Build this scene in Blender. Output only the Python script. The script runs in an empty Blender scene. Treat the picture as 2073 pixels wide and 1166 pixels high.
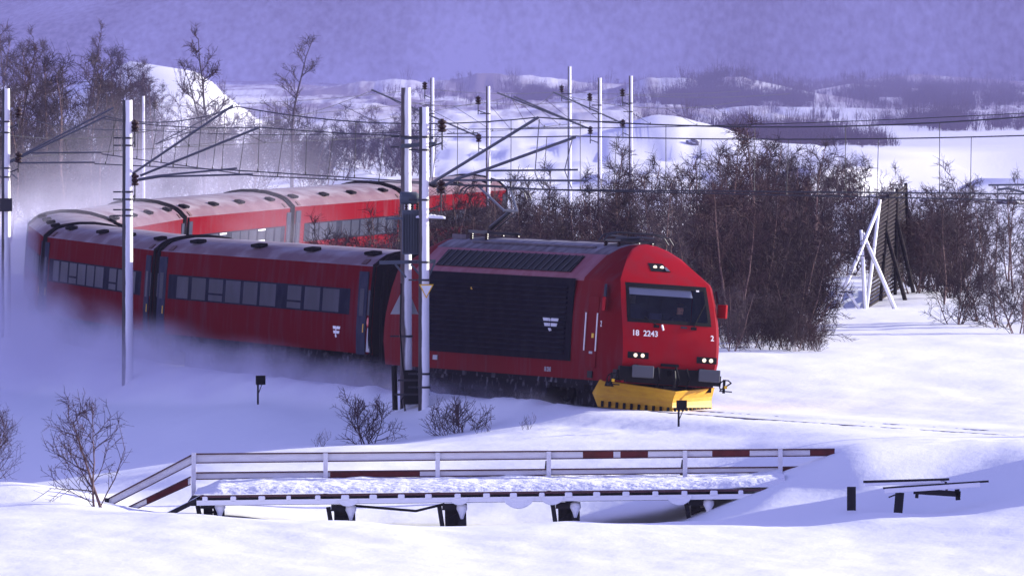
import bpy, bmesh, math, random
import numpy as np
from mathutils import Vector, Matrix

# ------------------------------------------------------------------ camera, world, sun, exposure
SC = bpy.context.scene
COL = SC.collection
FPX, CAMH, YH = 25000.0, 8.863, 96.9          # focal length in photo pixels, eye height over rail, horizon row
cam_d = bpy.data.cameras.new('camera'); cam = bpy.data.objects.new('camera', cam_d); COL.objects.link(cam)
cam_d.sensor_width = 36; cam_d.lens = 36 * FPX / 2073
cam_d.clip_start = 1; cam_d.clip_end = 30000
cam.location = (0, 0, CAMH)
cam.rotation_euler = (math.radians(90) - math.atan((583 - YH) / FPX), 0, 0)
cam_d.dof.use_dof = True; cam_d.dof.focus_distance = 306; cam_d.dof.aperture_fstop = 11
SC.camera = cam

SUN_EL, SUN_AZ = math.radians(13.0), math.radians(68)     # azimuth clockwise from +Y
w = bpy.data.worlds.new('World'); SC.world = w; w.use_nodes = True
nt = w.node_tree; bg = nt.nodes['Background']
sky = nt.nodes.new('ShaderNodeTexSky'); sky.sky_type = 'NISHITA'; sky.sun_disc = False
sky.sun_elevation = SUN_EL; sky.sun_rotation = SUN_AZ
sky.altitude = 900
tint = nt.nodes.new('ShaderNodeMix'); tint.data_type = 'RGBA'; tint.blend_type = 'MULTIPLY'
tint.inputs[0].default_value = 1.0
tint.inputs[7].default_value = (1.0, 0.72, 1.16, 1)       # the purple cast of the winter slide film
nt.links.new(sky.outputs[0], tint.inputs[6]); nt.links.new(tint.outputs[2], bg.inputs[0])
bg.inputs[1].default_value = 0.13
sd = bpy.data.lights.new('sun', 'SUN'); sun = bpy.data.objects.new('sun', sd); COL.objects.link(sun)
sd.energy = 5.0; sd.angle = math.radians(0.5); sd.color = (1.0, 0.97, 0.84)
tosun = Vector((math.sin(SUN_AZ) * math.cos(SUN_EL), math.cos(SUN_AZ) * math.cos(SUN_EL), math.sin(SUN_EL)))
sun.rotation_euler = tosun.to_track_quat('Z', 'Y').to_euler()
sun.location = (60, 250, 60)
SC.view_settings.view_transform = 'Standard'; SC.view_settings.look = 'None'
SC.view_settings.exposure = 1.15; SC.view_settings.gamma = 1
SC.view_settings.use_curve_mapping = False
cy = SC.cycles
cy.max_bounces = 6; cy.diffuse_bounces = 3; cy.glossy_bounces = 2; cy.transmission_bounces = 3
cy.volume_bounces = 1; cy.transparent_max_bounces = 8
cy.volume_step_rate = 1.0; cy.volume_max_steps = 96
cy.use_denoising = True
try: cy.denoiser = 'OPENIMAGEDENOISE'
except Exception: pass
cy.caustics_reflective = False; cy.caustics_refractive = False

random.seed(7)
RNG = np.random.default_rng(11)

# ------------------------------------------------------------------ helpers
def tag(o, label=None, cat=None, group=None, kind=None):
    if label: o['label'] = label
    if cat: o['category'] = cat
    if group: o['group'] = group
    if kind: o['kind'] = kind
    return o

def empty(name, loc, label, cat, group=None, rot=(0, 0, 0)):
    o = bpy.data.objects.new(name, None); COL.objects.link(o)
    o.location = loc; o.rotation_euler = rot; o.empty_display_size = .3
    return tag(o, label, cat, group)

def at(px, py, Y):
    """the point at distance Y seen at photo pixel (px, py)"""
    return Vector(((px - 1036.5) / FPX * Y, Y, CAMH - (py - YH) / FPX * Y))

class MB:
    def __init__(s): s.v = []; s.f = []; s.m = []
    def add(s, vs, fs, mi=0):
        b = len(s.v); s.v += [tuple(p) for p in vs]
        s.f += [tuple(b + i for i in f) for f in fs]; s.m += [mi] * len(fs)
    def box(s, c, d, rot=None, mi=0):
        c = Vector(c); hx, hy, hz = d[0] / 2, d[1] / 2, d[2] / 2
        vs = [Vector((x, y, z)) for x in (-hx, hx) for y in (-hy, hy) for z in (-hz, hz)]
        if rot is not None: vs = [rot @ p for p in vs]
        s.add([c + p for p in vs], [(0, 1, 3, 2), (4, 6, 7, 5), (0, 4, 5, 1), (2, 3, 7, 6), (0, 2, 6, 4), (1, 5, 7, 3)], mi)
    def beam(s, a, b, wd, ht, mi=0, up=Vector((0, 0, 1))):
        a, b = Vector(a), Vector(b); d = b - a; L = d.length
        if L < 1e-6: return
        x = d / L; y = up.cross(x)
        if y.length < 1e-4: y = Vector((0, 1, 0)).cross(x)
        y.normalize(); z = x.cross(y)
        R = Matrix((x, y, z)).transposed()
        s.box((a + b) / 2, (L, wd, ht), R, mi)
    def tube(s, pts, rad, n=6, mi=0, cap=True):
        pts = [Vector(p) for p in pts]
        if not hasattr(rad, '__len__'): rad = [rad] * len(pts)
        b = len(s.v); k = len(pts)
        ref = None
        for i, p in enumerate(pts):
            d = (pts[min(i + 1, k - 1)] - pts[max(i - 1, 0)])
            if d.length < 1e-9: d = Vector((0, 0, 1))
            d.normalize()
            if ref is None:
                ref = Vector((0, 0, 1)) if abs(d.z) < .9 else Vector((1, 0, 0))
            u = d.cross(ref)
            if u.length < 1e-5: u = d.cross(Vector((0, 1, 0)))
            u.normalize(); v = d.cross(u); ref = -(d.cross(u).cross(d)) if False else ref
            for j in range(n):
                a = 2 * math.pi * j / n
                s.v.append(tuple(p + (u * math.cos(a) + v * math.sin(a)) * rad[i]))
        for i in range(k - 1):
            for j in range(n):
                s.f.append((b + i * n + j, b + i * n + (j + 1) % n, b + (i + 1) * n + (j + 1) % n, b + (i + 1) * n + j)); s.m.append(mi)
        if cap:
            s.f.append(tuple(b + j for j in range(n))); s.m.append(mi)
            s.f.append(tuple(b + (k - 1) * n + j for j in reversed(range(n)))); s.m.append(mi)
    def lathe(s, base, prof, n=12, mi=0, axis='Z'):
        b = len(s.v); base = Vector(base)
        for (r, z) in prof:
            for j in range(n):
                a = 2 * math.pi * j / n
                p = Vector((r * math.cos(a), r * math.sin(a), z))
                if axis == 'X': p = Vector((p.z, p.x, p.y))
                if axis == 'Y': p = Vector((p.x, p.z, p.y))
                s.v.append(tuple(base + p))
        for i in range(len(prof) - 1):
            for j in range(n):
                s.f.append((b + i * n + j, b + i * n + (j + 1) % n, b + (i + 1) * n + (j + 1) % n, b + (i + 1) * n + j)); s.m.append(mi)
        s.f.append(tuple(b + j for j in range(n))); s.m.append(mi)
        s.f.append(tuple(b + (len(prof) - 1) * n + j for j in reversed(range(n)))); s.m.append(mi)
    def prism(s, poly, dirv, mi=0):
        poly = [Vector(p) for p in poly]; d = Vector(dirv); n = len(poly)
        vs = poly + [p + d for p in poly]
        fs = [tuple(range(n)), tuple(reversed(range(n, 2 * n)))]
        fs += [(i, i + n, (i + 1) % n + n, (i + 1) % n) for i in range(n)]
        s.add(vs, fs, mi)
    def mesh(s, name, mats, smooth=False, fixn=True):
        me = bpy.data.meshes.new(name); me.from_pydata(s.v, [], s.f)
        if not isinstance(mats, (list, tuple)): mats = [mats]
        for m in mats: me.materials.append(m)
        if len(mats) > 1: me.polygons.foreach_set('material_index', s.m)
        if fixn:
            bm = bmesh.new(); bm.from_mesh(me); bmesh.ops.recalc_face_normals(bm, faces=bm.faces); bm.to_mesh(me); bm.free()
        if smooth: me.polygons.foreach_set('use_smooth', [True] * len(me.polygons))
        me.update(); return me
    def build(s, name, mats, parent=None, smooth=False, loc=None, fixn=True, bevel=0):
        o = bpy.data.objects.new(name, s.mesh(name, mats, smooth, fixn)); COL.objects.link(o)
        if parent: o.parent = parent
        if loc is not None: o.location = loc
        if bevel:
            md = o.modifiers.new('bevel', 'BEVEL'); md.width = bevel; md.segments = 2; md.limit_method = 'ANGLE'
        return o

def sharpen(o, ang=35):
    """smooth faces but keep creases"""
    bm = bmesh.new(); bm.from_mesh(o.data)
    for e in bm.edges:
        if len(e.link_faces) == 2: e.smooth = e.calc_face_angle(0) < math.radians(ang)
    for f in bm.faces: f.smooth = True
    bm.to_mesh(o.data); bm.free()

def copy_tree(o, parent=None):
    c = o.copy(); COL.objects.link(c)
    if parent: c.parent = parent
    for ch in o.children: copy_tree(ch, c)
    return c

# value noise on numpy arrays
def vnoise(x, y, seed=0):
    r = np.random.default_rng(seed).random((256, 256))
    xi = np.floor(x).astype(int); yi = np.floor(y).astype(int)
    fx = x - xi; fy = y - yi
    fx = fx * fx * fx * (fx * (fx * 6 - 15) + 10); fy = fy * fy * fy * (fy * (fy * 6 - 15) + 10)
    g = lambda a, b: r[a % 256, b % 256]
    return ((g(xi, yi) * (1 - fx) + g(xi + 1, yi) * fx) * (1 - fy) + (g(xi, yi + 1) * (1 - fx) + g(xi + 1, yi + 1) * fx) * fy) * 2 - 1
def fbm(x, y, seed=0, oct=4):
    t = 0; a = 1
    for k in range(oct):
        t = t + a * vnoise(x * 2 ** k + 17 * k, y * 2 ** k - 9 * k, seed + k); a *= .5
    return t
def sstep(a, b, x): 
    t = np.clip((x - a) / (b - a), 0, 1); return t * t * (3 - 2 * t)

# ------------------------------------------------------------------ materials
def mat(name, col, rough=.6, metal=0, spec=.22, noise=None, bump=None, emit=None):
    """noise=(scale, second colour, low, high[, stretch vector]); bump=(scale, strength, distance)"""
    m = bpy.data.materials.new(name); m.use_nodes = True
    t = m.node_tree; b = t.nodes['Principled BSDF']
    b.inputs['Base Color'].default_value = (*col, 1); b.inputs['Roughness'].default_value = rough
    b.inputs['Metallic'].default_value = metal; b.inputs['Specular IOR Level'].default_value = spec
    tc = t.nodes.new('ShaderNodeTexCoord')
    if noise:
        n = t.nodes.new('ShaderNodeTexNoise'); n.inputs['Scale'].default_value = noise[0]; n.inputs['Detail'].default_value = 6
        mp = t.nodes.new('ShaderNodeMapping')
        if len(noise) > 4: mp.inputs['Scale'].default_value = noise[4]
        r = t.nodes.new('ShaderNodeMapRange'); r.inputs[1].default_value = noise[2]; r.inputs[2].default_value = noise[3]
        mx = t.nodes.new('ShaderNodeMix'); mx.data_type = 'RGBA'
        mx.inputs[6].default_value = (*col, 1); mx.inputs[7].default_value = (*noise[1], 1)
        t.links.new(tc.outputs['Object'], mp.inputs[0]); t.links.new(mp.outputs[0], n.inputs['Vector'])
        t.links.new(n.outputs[0], r.inputs[0]); t.links.new(r.outputs[0], mx.inputs[0]); t.links.new(mx.outputs[2], b.inputs['Base Color'])
    if bump:
        n2 = t.nodes.new('ShaderNodeTexNoise'); n2.inputs['Scale'].default_value = bump[0]; n2.inputs['Detail'].default_value = 5
        bp = t.nodes.new('ShaderNodeBump'); bp.inputs['Strength'].default_value = bump[1]; bp.inputs['Distance'].default_value = bump[2]
        t.links.new(tc.outputs['Object'], n2.inputs['Vector']); t.links.new(n2.outputs[0], bp.inputs['Height']); t.links.new(bp.outputs[0], b.inputs['Normal'])
    if emit:
        b.inputs['Emission Color'].default_value = (*emit[0], 1); b.inputs['Emission Strength'].default_value = emit[1]
    return m

def add_snow(m, axis, lo, hi, nscale=3, namp=.5, col=(.86, .87, .9), space='Normal', stretch=(1, 1, 1)):
    """snow caught where the surface faces `axis` (lying snow: up; wind-driven snow: into the wind)"""
    t = m.node_tree; b = t.nodes['Principled BSDF']
    src = b.inputs['Base Color'].links[0].from_socket if b.inputs['Base Color'].links else None
    ge = t.nodes.new('ShaderNodeNewGeometry'); d = t.nodes.new('ShaderNodeVectorMath'); d.operation = 'DOT_PRODUCT'
    d.inputs[1].default_value = Vector(axis).normalized()
    t.links.new(ge.outputs['Normal'], d.inputs[0])
    tc = t.nodes.new('ShaderNodeTexCoord'); n = t.nodes.new('ShaderNodeTexNoise'); n.inputs['Scale'].default_value = nscale; n.inputs['Detail'].default_value = 5
    mp = t.nodes.new('ShaderNodeMapping'); mp.inputs['Scale'].default_value = stretch
    t.links.new(tc.outputs['Object'], mp.inputs[0]); t.links.new(mp.outputs[0], n.inputs['Vector'])
    ma = t.nodes.new('ShaderNodeMath'); ma.operation = 'MULTIPLY_ADD'; ma.inputs[1].default_value = namp; 
    t.links.new(n.outputs[0], ma.inputs[0]); t.links.new(d.outputs['Value'], ma.inputs[2])
    r = t.nodes.new('ShaderNodeMapRange'); r.inputs[1].default_value = lo + namp * .5; r.inputs[2].default_value = hi + namp * .5
    t.links.new(ma.outputs[0], r.inputs[0])
    mx = t.nodes.new('ShaderNodeMix'); mx.data_type = 'RGBA'
    mx.inputs[6].default_value = b.inputs['Base Color'].default_value; mx.inputs[7].default_value = (*col, 1)
    if src: t.links.new(src, mx.inputs[6])
    t.links.new(r.outputs[0], mx.inputs[0]); t.links.new(mx.outputs[2], b.inputs['Base Color'])
    return m

M = {}
M['snow'] = mat('snow', (.86, .87, .91), .65, spec=.2, bump=(5.0, .55, .10))
def snow_ground_mat():
    m = bpy.data.materials.new('wind packed snow'); m.use_nodes = True
    t = m.node_tree; b = t.nodes['Principled BSDF']; L = t.links.new
    b.inputs['Base Color'].default_value = (.87, .88, .91, 1); b.inputs['Roughness'].default_value = .62; b.inputs['Specular IOR Level'].default_value = .2
    tc = t.nodes.new('ShaderNodeTexCoord')
    def nz(scale, st, det=5):
        mp = t.nodes.new('ShaderNodeMapping'); mp.inputs['Scale'].default_value = st
        n = t.nodes.new('ShaderNodeTexNoise'); n.inputs['Scale'].default_value = scale; n.inputs['Detail'].default_value = det
        L(tc.outputs['Object'], mp.inputs[0]); L(mp.outputs[0], n.inputs['Vector']); return n.outputs[0]
    # thin birch scrub standing in the snow of the far hills
    sx = t.nodes.new('ShaderNodeSeparateXYZ'); L(tc.outputs['Object'], sx.inputs[0])
    yr = t.nodes.new('ShaderNodeMapRange'); yr.inputs[1].default_value = 800; yr.inputs[2].default_value = 930; L(sx.outputs[1], yr.inputs[0])
    n1 = nz(.16, (1, .10, 1), 6); n2 = nz(2.2, (1, .03, .5), 4)
    mm = t.nodes.new('ShaderNodeMath'); mm.operation = 'MULTIPLY_ADD'; mm.inputs[1].default_value = .45; L(n2, mm.inputs[0]); L(n1, mm.inputs[2])
    rr = t.nodes.new('ShaderNodeMapRange'); rr.inputs[1].default_value = .56; rr.inputs[2].default_value = .80; L(mm.outputs[0], rr.inputs[0])
    ml = t.nodes.new('ShaderNodeMath'); ml.operation = 'MULTIPLY'; L(rr.outputs[0], ml.inputs[0]); L(yr.outputs[0], ml.inputs[1])
    cx = t.nodes.new('ShaderNodeMix'); cx.data_type = 'RGBA'; cx.inputs[6].default_value = (.87, .88, .91, 1); cx.inputs[7].default_value = (.20, .16, .19, 1)
    L(ml.outputs[0], cx.inputs[0]); L(cx.outputs[2], b.inputs['Base Color'])
    a = nz(.9, (.5, .35, 1)); c = nz(5.5, (1, .45, 1)); d_ = nz(26., (1, .6, 1), 3)
    m1 = t.nodes.new('ShaderNodeMath'); m1.operation = 'MULTIPLY_ADD'; m1.inputs[1].default_value = .28
    L(c, m1.inputs[0]); L(a, m1.inputs[2])
    m2 = t.nodes.new('ShaderNodeMath'); m2.operation = 'MULTIPLY_ADD'; m2.inputs[1].default_value = .10; L(d_, m2.inputs[0]); L(m1.outputs[0], m2.inputs[2])
    bp = t.nodes.new('ShaderNodeBump'); bp.inputs['Strength'].default_value = .42; bp.inputs['Distance'].default_value = .07
    L(m2.outputs[0], bp.inputs['Height']); L(bp.outputs[0], b.inputs['Normal'])
    return m
M['ground'] = snow_ground_mat()
M['red'] = mat('red paint', (.145, .004, .008), .6, spec=.015, noise=(2.2, (.125, .030, .040), .50, .85, (1, 1.4, .25)))  # same paint as the front, darkened because the sides stand in shade
M['red_lit'] = mat('red paint lit tone', (.32, .005, .011), .45, spec=.06, noise=(2.2, (.25, .016, .024), .45, .8, (1, 1, .4)))  # same red kept brighter where the front and mirrors catch more light
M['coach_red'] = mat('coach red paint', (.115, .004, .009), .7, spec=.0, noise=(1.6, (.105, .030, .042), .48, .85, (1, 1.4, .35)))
M['coach_roof'] = add_snow(mat('dusted roof', (.115, .055, .075), .7, noise=(1.5, (.15, .09, .11), .35, .75, (1, .4, 1))), (0, 0, 1), .80, 1.35, 1.6, .7, (.42, .41, .46), stretch=(1, .3, 1))
M['loco_roof'] = add_snow(mat('loco roof', (.07, .055, .07), .7, noise=(3, (.11, .09, .11), .4, .7)), (0, 0, 1), .80, 1.5, 3.0, .5, (.5, .5, .55))
M['loco_shoulder'] = mat('dusty red shoulder', (.19, .04, .06), .6, noise=(2.5, (.24, .09, .12), .35, .75))
M['louver'] = mat('louver dark', (.010, .009, .015), .8, spec=.0, noise=(2.0, (.016, .015, .021), .4, .7))
M['black'] = mat('black', (.008, .008, .010), .6, spec=.1)
M['rubber'] = mat('black rubber', (.012, .011, .014), .85, spec=.0)
M['under'] = mat('underframe', (.016, .015, .02), .9, spec=.0, noise=(4, (.20, .2, .24), .55, .85))
M['band'] = mat('window band', (.014, .015, .028), .6, spec=.0, noise=(2.5, (.028, .030, .046), .4, .8))
M['pane'] = mat('window pane', (.022, .024, .040), .40, spec=.015, noise=(.9, (.040, .042, .066), .42, .72))
M['door_grey'] = mat('door blue grey', (.028, .032, .055), .6, spec=.0, noise=(3, (.045, .046, .07), .4, .7))
M['grey_panel'] = mat('grey panel', (.32, .33, .35), .5)
M['steel'] = mat('galvanised steel', (.20, .21, .24), .45, .6)
M['darksteel'] = mat('dark steel', (.035, .035, .045), .5, .3)
M['yellow'] = mat('plough yellow', (.52, .29, .020), .55, noise=(3, (.40, .20, .018), .35, .7, (1, 1, 3)))
M['white_paint'] = mat('white paint', (.8, .8, .8), .5)
M['yellow_paint'] = mat('yellow paint', (.75, .45, .02), .5)
M['emblem_grey'] = mat('emblem grey', (.55, .56, .6), .5)
M['red_light'] = mat('red lens', (.5, .01, .01), .2)
M['lamp'] = mat('headlamp lit', (.9, .85, .7), .2, emit=((1.0, .74, .42), .5))
M['buffer_grey'] = mat('buffer plate', (.07, .075, .09), .5)
M['blind'] = mat('sun blind', (.72, .73, .78), .8)
M['cab'] = mat('cab interior', (.04, .045, .075), .8, noise=(2, (.075, .08, .12), .4, .7))
M['cab_grey'] = mat('cab panel', (.16, .17, .2), .7)
M['skin'] = mat('skin', (.62, .30, .20), .5)
M['jacket'] = mat('navy jacket', (.02, .022, .035), .8)
M['hair'] = mat('brown hair', (.03, .018, .012), .7)
M['concrete'] = add_snow(mat('mast timber plastered', (.04, .036, .04), .8, noise=(6, (.075, .068, .07), .4, .7, (1, 1, .2))), (.78, -.62, 0), .28, .36, 2.2, .35, (.85, .86, .9), stretch=(1, 1, .7))
M['mast_thin'] = add_snow(mat('mast timber', (.075, .06, .065), .85, noise=(6, (.12, .1, .1), .4, .7, (1, 1, .2))), (.6, -.8, 0), .55, .75, 1.3, .9, (.8, .81, .86), stretch=(1, 1, .6))
M['wood'] = mat('weathered timber', (.10, .085, .085), .85, noise=(5, (.17, .14, .14), .35, .75, (.3, 1, 3)))
M['wood_dark'] = mat('dark timber', (.022, .02, .024), .85)
M['rail_white'] = mat('white painted board', (.74, .74, .78), .6, noise=(2, (.62, .61, .66), .4, .75, (1, 1, 3)))
M['rail_red'] = mat('red painted board', (.14, .022, .022), .7, noise=(4, (.09, .02, .02), .4, .75))
M['rail_cap'] = mat('brown board edge', (.10, .045, .05), .8, noise=(4, (.06, .03, .035), .4, .75))
M['wire'] = mat('wire', (.020, .020, .028), .6)
M['tube_grey'] = mat('tube grey', (.10, .105, .13), .45, .3)
M['insul'] = mat('brown glazed porcelain', (.030, .012, .010), .35)
M['transf'] = mat('transformer enamel', (.07, .085, .115), .5)
M['bark'] = mat('birch bark', (.20, .125, .115), .85, noise=(5, (.09, .055, .055), .35, .7, (1, 1, 2.2)))
M['bark_dark'] = mat('dark bark', (.045, .030, .036), .9)
M['twig'] = mat('twigs', (.058, .034, .040), .9, spec=.1)
M['twig2'] = mat('grey twigs', (.070, .052, .060), .9, spec=.1)
M['twig3'] = mat('dark brown twigs', (.036, .024, .030), .9, spec=.1)
M['scrub'] = mat('far scrub', (.075, .048, .062), .9)
M['rock'] = add_snow(mat('rock', (.09, .08, .09), .9, noise=(3, (.16, .15, .16), .4, .7)), (0, 0, 1), .55, .8, 3, .6)
M['rail_steel'] = mat('rail steel', (.07, .05, .055), .4, .5)
M['fence_wood'] = mat('grey fence planks', (.022, .019, .022), .95, spec=.05, noise=(5, (.048, .036, .038), .45, .8, (.3, 1, 3)))
M['hut'] = mat('hut timber', (.12, .07, .07), .8)

def mountain_mat():
    m = bpy.data.materials.new('snowy birch slope'); m.use_nodes = True
    t = m.node_tree; b = t.nodes['Principled BSDF']; L = t.links.new
    b.inputs['Roughness'].default_value = .9; b.inputs['Specular IOR Level'].default_value = .1
    tc = t.nodes.new('ShaderNodeTexCoord')
    def nz(scale, st, det=6):
        mp = t.nodes.new('ShaderNodeMapping'); mp.inputs['Scale'].default_value = st
        n = t.nodes.new('ShaderNodeTexNoise'); n.inputs['Scale'].default_value = scale; n.inputs['Detail'].default_value = det
        L(tc.outputs['Object'], mp.inputs[0]); L(mp.outputs[0], n.inputs['Vector']); return n.outputs[0]
    big = nz(.055, (1, .20, .5), 9); fine = nz(1.3, (1, .26, .5), 5)
    ma = t.nodes.new('ShaderNodeMath'); ma.operation = 'MULTIPLY_ADD'; ma.inputs[1].default_value = .55
    L(fine, ma.inputs[0]); L(big, ma.inputs[2])
    r = t.nodes.new('ShaderNodeMapRange'); r.inputs[1].default_value = .62; r.inputs[2].default_value = 1.06
    # paler mountain foot: fewer trees, plus mist painted into the colour
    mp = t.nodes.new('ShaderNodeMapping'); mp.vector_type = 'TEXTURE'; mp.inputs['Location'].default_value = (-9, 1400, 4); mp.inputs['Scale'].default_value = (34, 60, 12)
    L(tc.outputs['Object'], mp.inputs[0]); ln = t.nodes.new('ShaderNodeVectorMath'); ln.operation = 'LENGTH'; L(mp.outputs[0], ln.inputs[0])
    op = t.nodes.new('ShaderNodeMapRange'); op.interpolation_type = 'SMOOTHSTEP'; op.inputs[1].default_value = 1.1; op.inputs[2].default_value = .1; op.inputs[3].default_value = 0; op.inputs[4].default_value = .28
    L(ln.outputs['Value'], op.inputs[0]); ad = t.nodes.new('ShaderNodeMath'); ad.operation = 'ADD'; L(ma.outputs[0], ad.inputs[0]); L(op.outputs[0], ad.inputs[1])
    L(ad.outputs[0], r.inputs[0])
    mx = t.nodes.new('ShaderNodeMix'); mx.data_type = 'RGBA'
    mx.inputs[6].default_value = (.045, .035, .05, 1); mx.inputs[7].default_value = (.66, .66, .74, 1)
    L(r.outputs[0], mx.inputs[0]); L(mx.outputs[2], b.inputs['Base Color'])
    return m
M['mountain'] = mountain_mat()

# ------------------------------------------------------------------ the track line: heading table integrated along s (s = 0 at the buffers, negative behind)
X0, D0, TH0, RAD = 3.81, 303.9, .3647, 280.7
_S = np.arange(-420, 90.01, .5)
_KS = [-420, -200, -161.4, -135.5, -109.6, -83.7, -58, 0, 90]
_KT = [-.150, -.150, -.155, -.132, -.063, .060, TH0 - 58 / RAD, TH0, TH0 + 90 / RAD]
_T = np.interp(_S, _KS, _KT)
_i0 = int(np.argmin(abs(_S)))
_X = np.concatenate([[0], np.cumsum(np.sin((_T[1:] + _T[:-1]) / 2) * .5)]); _X += X0 - _X[_i0]
_Y = np.concatenate([[0], np.cumsum(-np.cos((_T[1:] + _T[:-1]) / 2) * .5)]); _Y += D0 - _Y[_i0]
def track(s, u=0., z=0.):
    x = np.interp(s, _S, _X); y = np.interp(s, _S, _Y); t = np.interp(s, _S, _T)
    return Vector((x + u * math.cos(t), y + u * math.sin(t), z))
ROLL = math.radians(4.0)
def track_off(X, Y):
    """signed sideways distance and distance along, for arrays"""
    d = np.full(X.shape, 1e9); uu = np.zeros(X.shape)
    for k in range(0, len(_S), 4):
        dx = X - _X[k]; dy = Y - _Y[k]; dd = dx * dx + dy * dy
        near = dd < d; d = np.where(near, dd, d)
        uu = np.where(near, dx * math.cos(_T[k]) + dy * math.sin(_T[k]), uu)
    return np.sqrt(d), uu

# ------------------------------------------------------------------ terrain
def zpix(py, Y): return CAMH - (py - YH) / FPX * Y
CTRL = []
def row(Y, *pz):
    for px, z in pz: CTRL.append(((px - 1036.5) / FPX * Y, Y, z))
row(225, (0, -1.5), (700, -1.5), (1400, -1.5), (2073, -1.45))
row(240, (0, -1.40), (500, -1.38), (1000, -1.38), (1500, -1.36), (2073, -1.28))
row(252, (0, -1.26), (500, -1.2), (1000, -1.24), (1500, -1.24), (1800, -1.18), (2073, -1.02))
row(262, (0, -1.10), (230, -1.08), (400, -1.06), (700, -1.19), (1145, -1.23), (1400, -1.17), (1600, -1.17), (1800, -1.02), (2073, -.66))
row(264, (1600, -1.12), (1724, -1.03), (1817, -1.14), (1900, -1.0), (2000, -.82), (2073, -.62))
row(266, (0, -1.12), (300, -1.15), (500, -1.5), (700, -1.66), (1145, -1.72), (1400, -1.42), (1500, -1.08), (1560, -.95), (1600, -.92), (1700, -.86), (1800, -.80), (2073, -.42))
row(271, (0, -.95), (120, -.98), (260, -1.25), (400, -1.45), (700, -1.75), (1145, -1.78), (1400, -1.35), (1480, -.98), (1530, -.78), (1575, -.58), (1632, -.42), (1700, -.18), (1800, -.08), (2073, .05))
row(276, (0, -.84), (120, -.95), (260, -1.3), (400, -1.3), (700, -1.5), (1145, -1.45), (1400, -1.0), (1500, -.75), (1600, -.45), (1700, -.08), (1800, .03), (2073, .08))
row(283, (0, -1.45), (260, -1.3), (400, -1.0), (700, -.88), (1145, -.75), (1400, -.5), (1600, -.16), (1800, -.02), (2073, .0))
row(291, (0, -1.7), (270, -1.22), (400, -.93), (700, -.64), (1145, -.42), (1400, -.28), (1700, -.08), (2073, -.1))
row(297, (0, -1.7), (270, -1.30), (400, -1.05), (700, -.72), (1000, -.48), (1250, -.28), (1400, -.26), (1700, -.2))
row(304, (0, -1.62), (270, -1.33), (500, -.98), (760, -.86), (900, -.66), (1060, -.36), (1500, -.1), (2073, .02))
row(311.4, (500, -.72), (858, -.36), (1700, .08), (2073, .08))
row(322, (0, -1.42), (250, -1.05), (522, -.45), (1600, .2), (2073, .2))
row(341.5, (0, -1.12), (258, -.81), (400, -.5), (1500, .35), (2073, .33))
row(362, (0, -.95), (1500, .45), (1750, .48), (2073, .46))
row(388, (-150, -.6), (0, -.6), (1300, .5), (1750, .72), (2073, .8))
row(430, (-150, -.4), (1100, .3), (1600, .9), (2073, 1.0))
row(470, (-100, .1), (900, -.1), (1300, .3), (1700, 1.0), (2073, 1.1))
row(520, (0, .6), (600, .3), (1100, -.2), (1500, .5), (2073, 1.3))
row(570, (0, 1.3), (600, .8), (1100, .5), (1600, 1.2), (2073, 1.6))
row(640, (0, 2.0), (600, 1.7), (1100, 1.6), (1600, 2.0), (2073, 2.2))
CT = np.array(CTRL)
_sy = .33
def _rb(P):
    A = CT[:, :2] * [1, _sy]
    return np.sqrt(((P[:, None, :] - A[None]) ** 2).sum(-1) + .6)
_P = CT[:, :2] * [1, _sy]
_K = np.block([[_rb(_P) + 0.00 * np.eye(len(CT)), np.c_[np.ones(len(CT)), _P]], [np.r_[np.ones((1, len(CT))), _P.T], np.zeros((3, 3))]])
_W = np.linalg.solve(_K, np.r_[CT[:, 2], 0, 0, 0])
def near_z(X, Y):
    Xc = np.clip(X, -15 - .0 * Y, 16); Yc = np.clip(Y, 222, 645)
    P = np.c_[Xc.ravel(), Yc.ravel() * _sy]; out = np.empty(len(P))
    for i in range(0, len(P), 20000):
        q = P[i:i + 20000]; out[i:i + 20000] = np.c_[_rb(q), np.ones(len(q)), q] @ _W
    return out.reshape(X.shape)
def gauss(X, Y, cx, cy, wx, wy): return np.exp(-((X - cx) / wx) ** 2 - ((Y - cy) / wy) ** 2)
def xat(px, Y): return (px - 1036.5) / FPX * Y
def far_z(X, Y):
    z = np.interp(Y, [500, 640, 700, 800, 900, 1100, 1500, 3000], [.8, 2.0, 2.6, 3.4, 4.1, 4.7, 5.0, 5.2])
    z = z + 3.3 * gauss(X, Y, xat(350, 760), 770, 4.6, 22) + 3.5 * gauss(X, Y, xat(190, 760), 778, 6.0, 24) + .55 * fbm(X / 2.6, Y / 12, 15) * gauss(X, Y, xat(260, 760), 770, 8, 40)      # hillock, left
    z = z + 1.9 * gauss(X, Y, xat(1400, 720), 725, 4.2, 9) + .9 * gauss(X, Y, xat(1250, 700), 720, 4, 12)       # knoll with boulder
    z = z + 2.0 * gauss(X, Y, xat(1500, 980), 985, 6.5, 5) + 1.7 * gauss(X, Y, xat(1340, 1000), 1010, 7, 6)
    z = z + 1.5 * gauss(X, Y, xat(1900, 1200), 1220, 9, 7) + 1.4 * gauss(X, Y, xat(1750, 1080), 1090, 5, 5) + 1.7 * gauss(X, Y, xat(980, 1100), 1120, 12, 12)
    z = z + .30 * fbm(X / 6, Y / 22, 5) + .12 * fbm(X / 1.6, Y / 5, 25)
    return z
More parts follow.
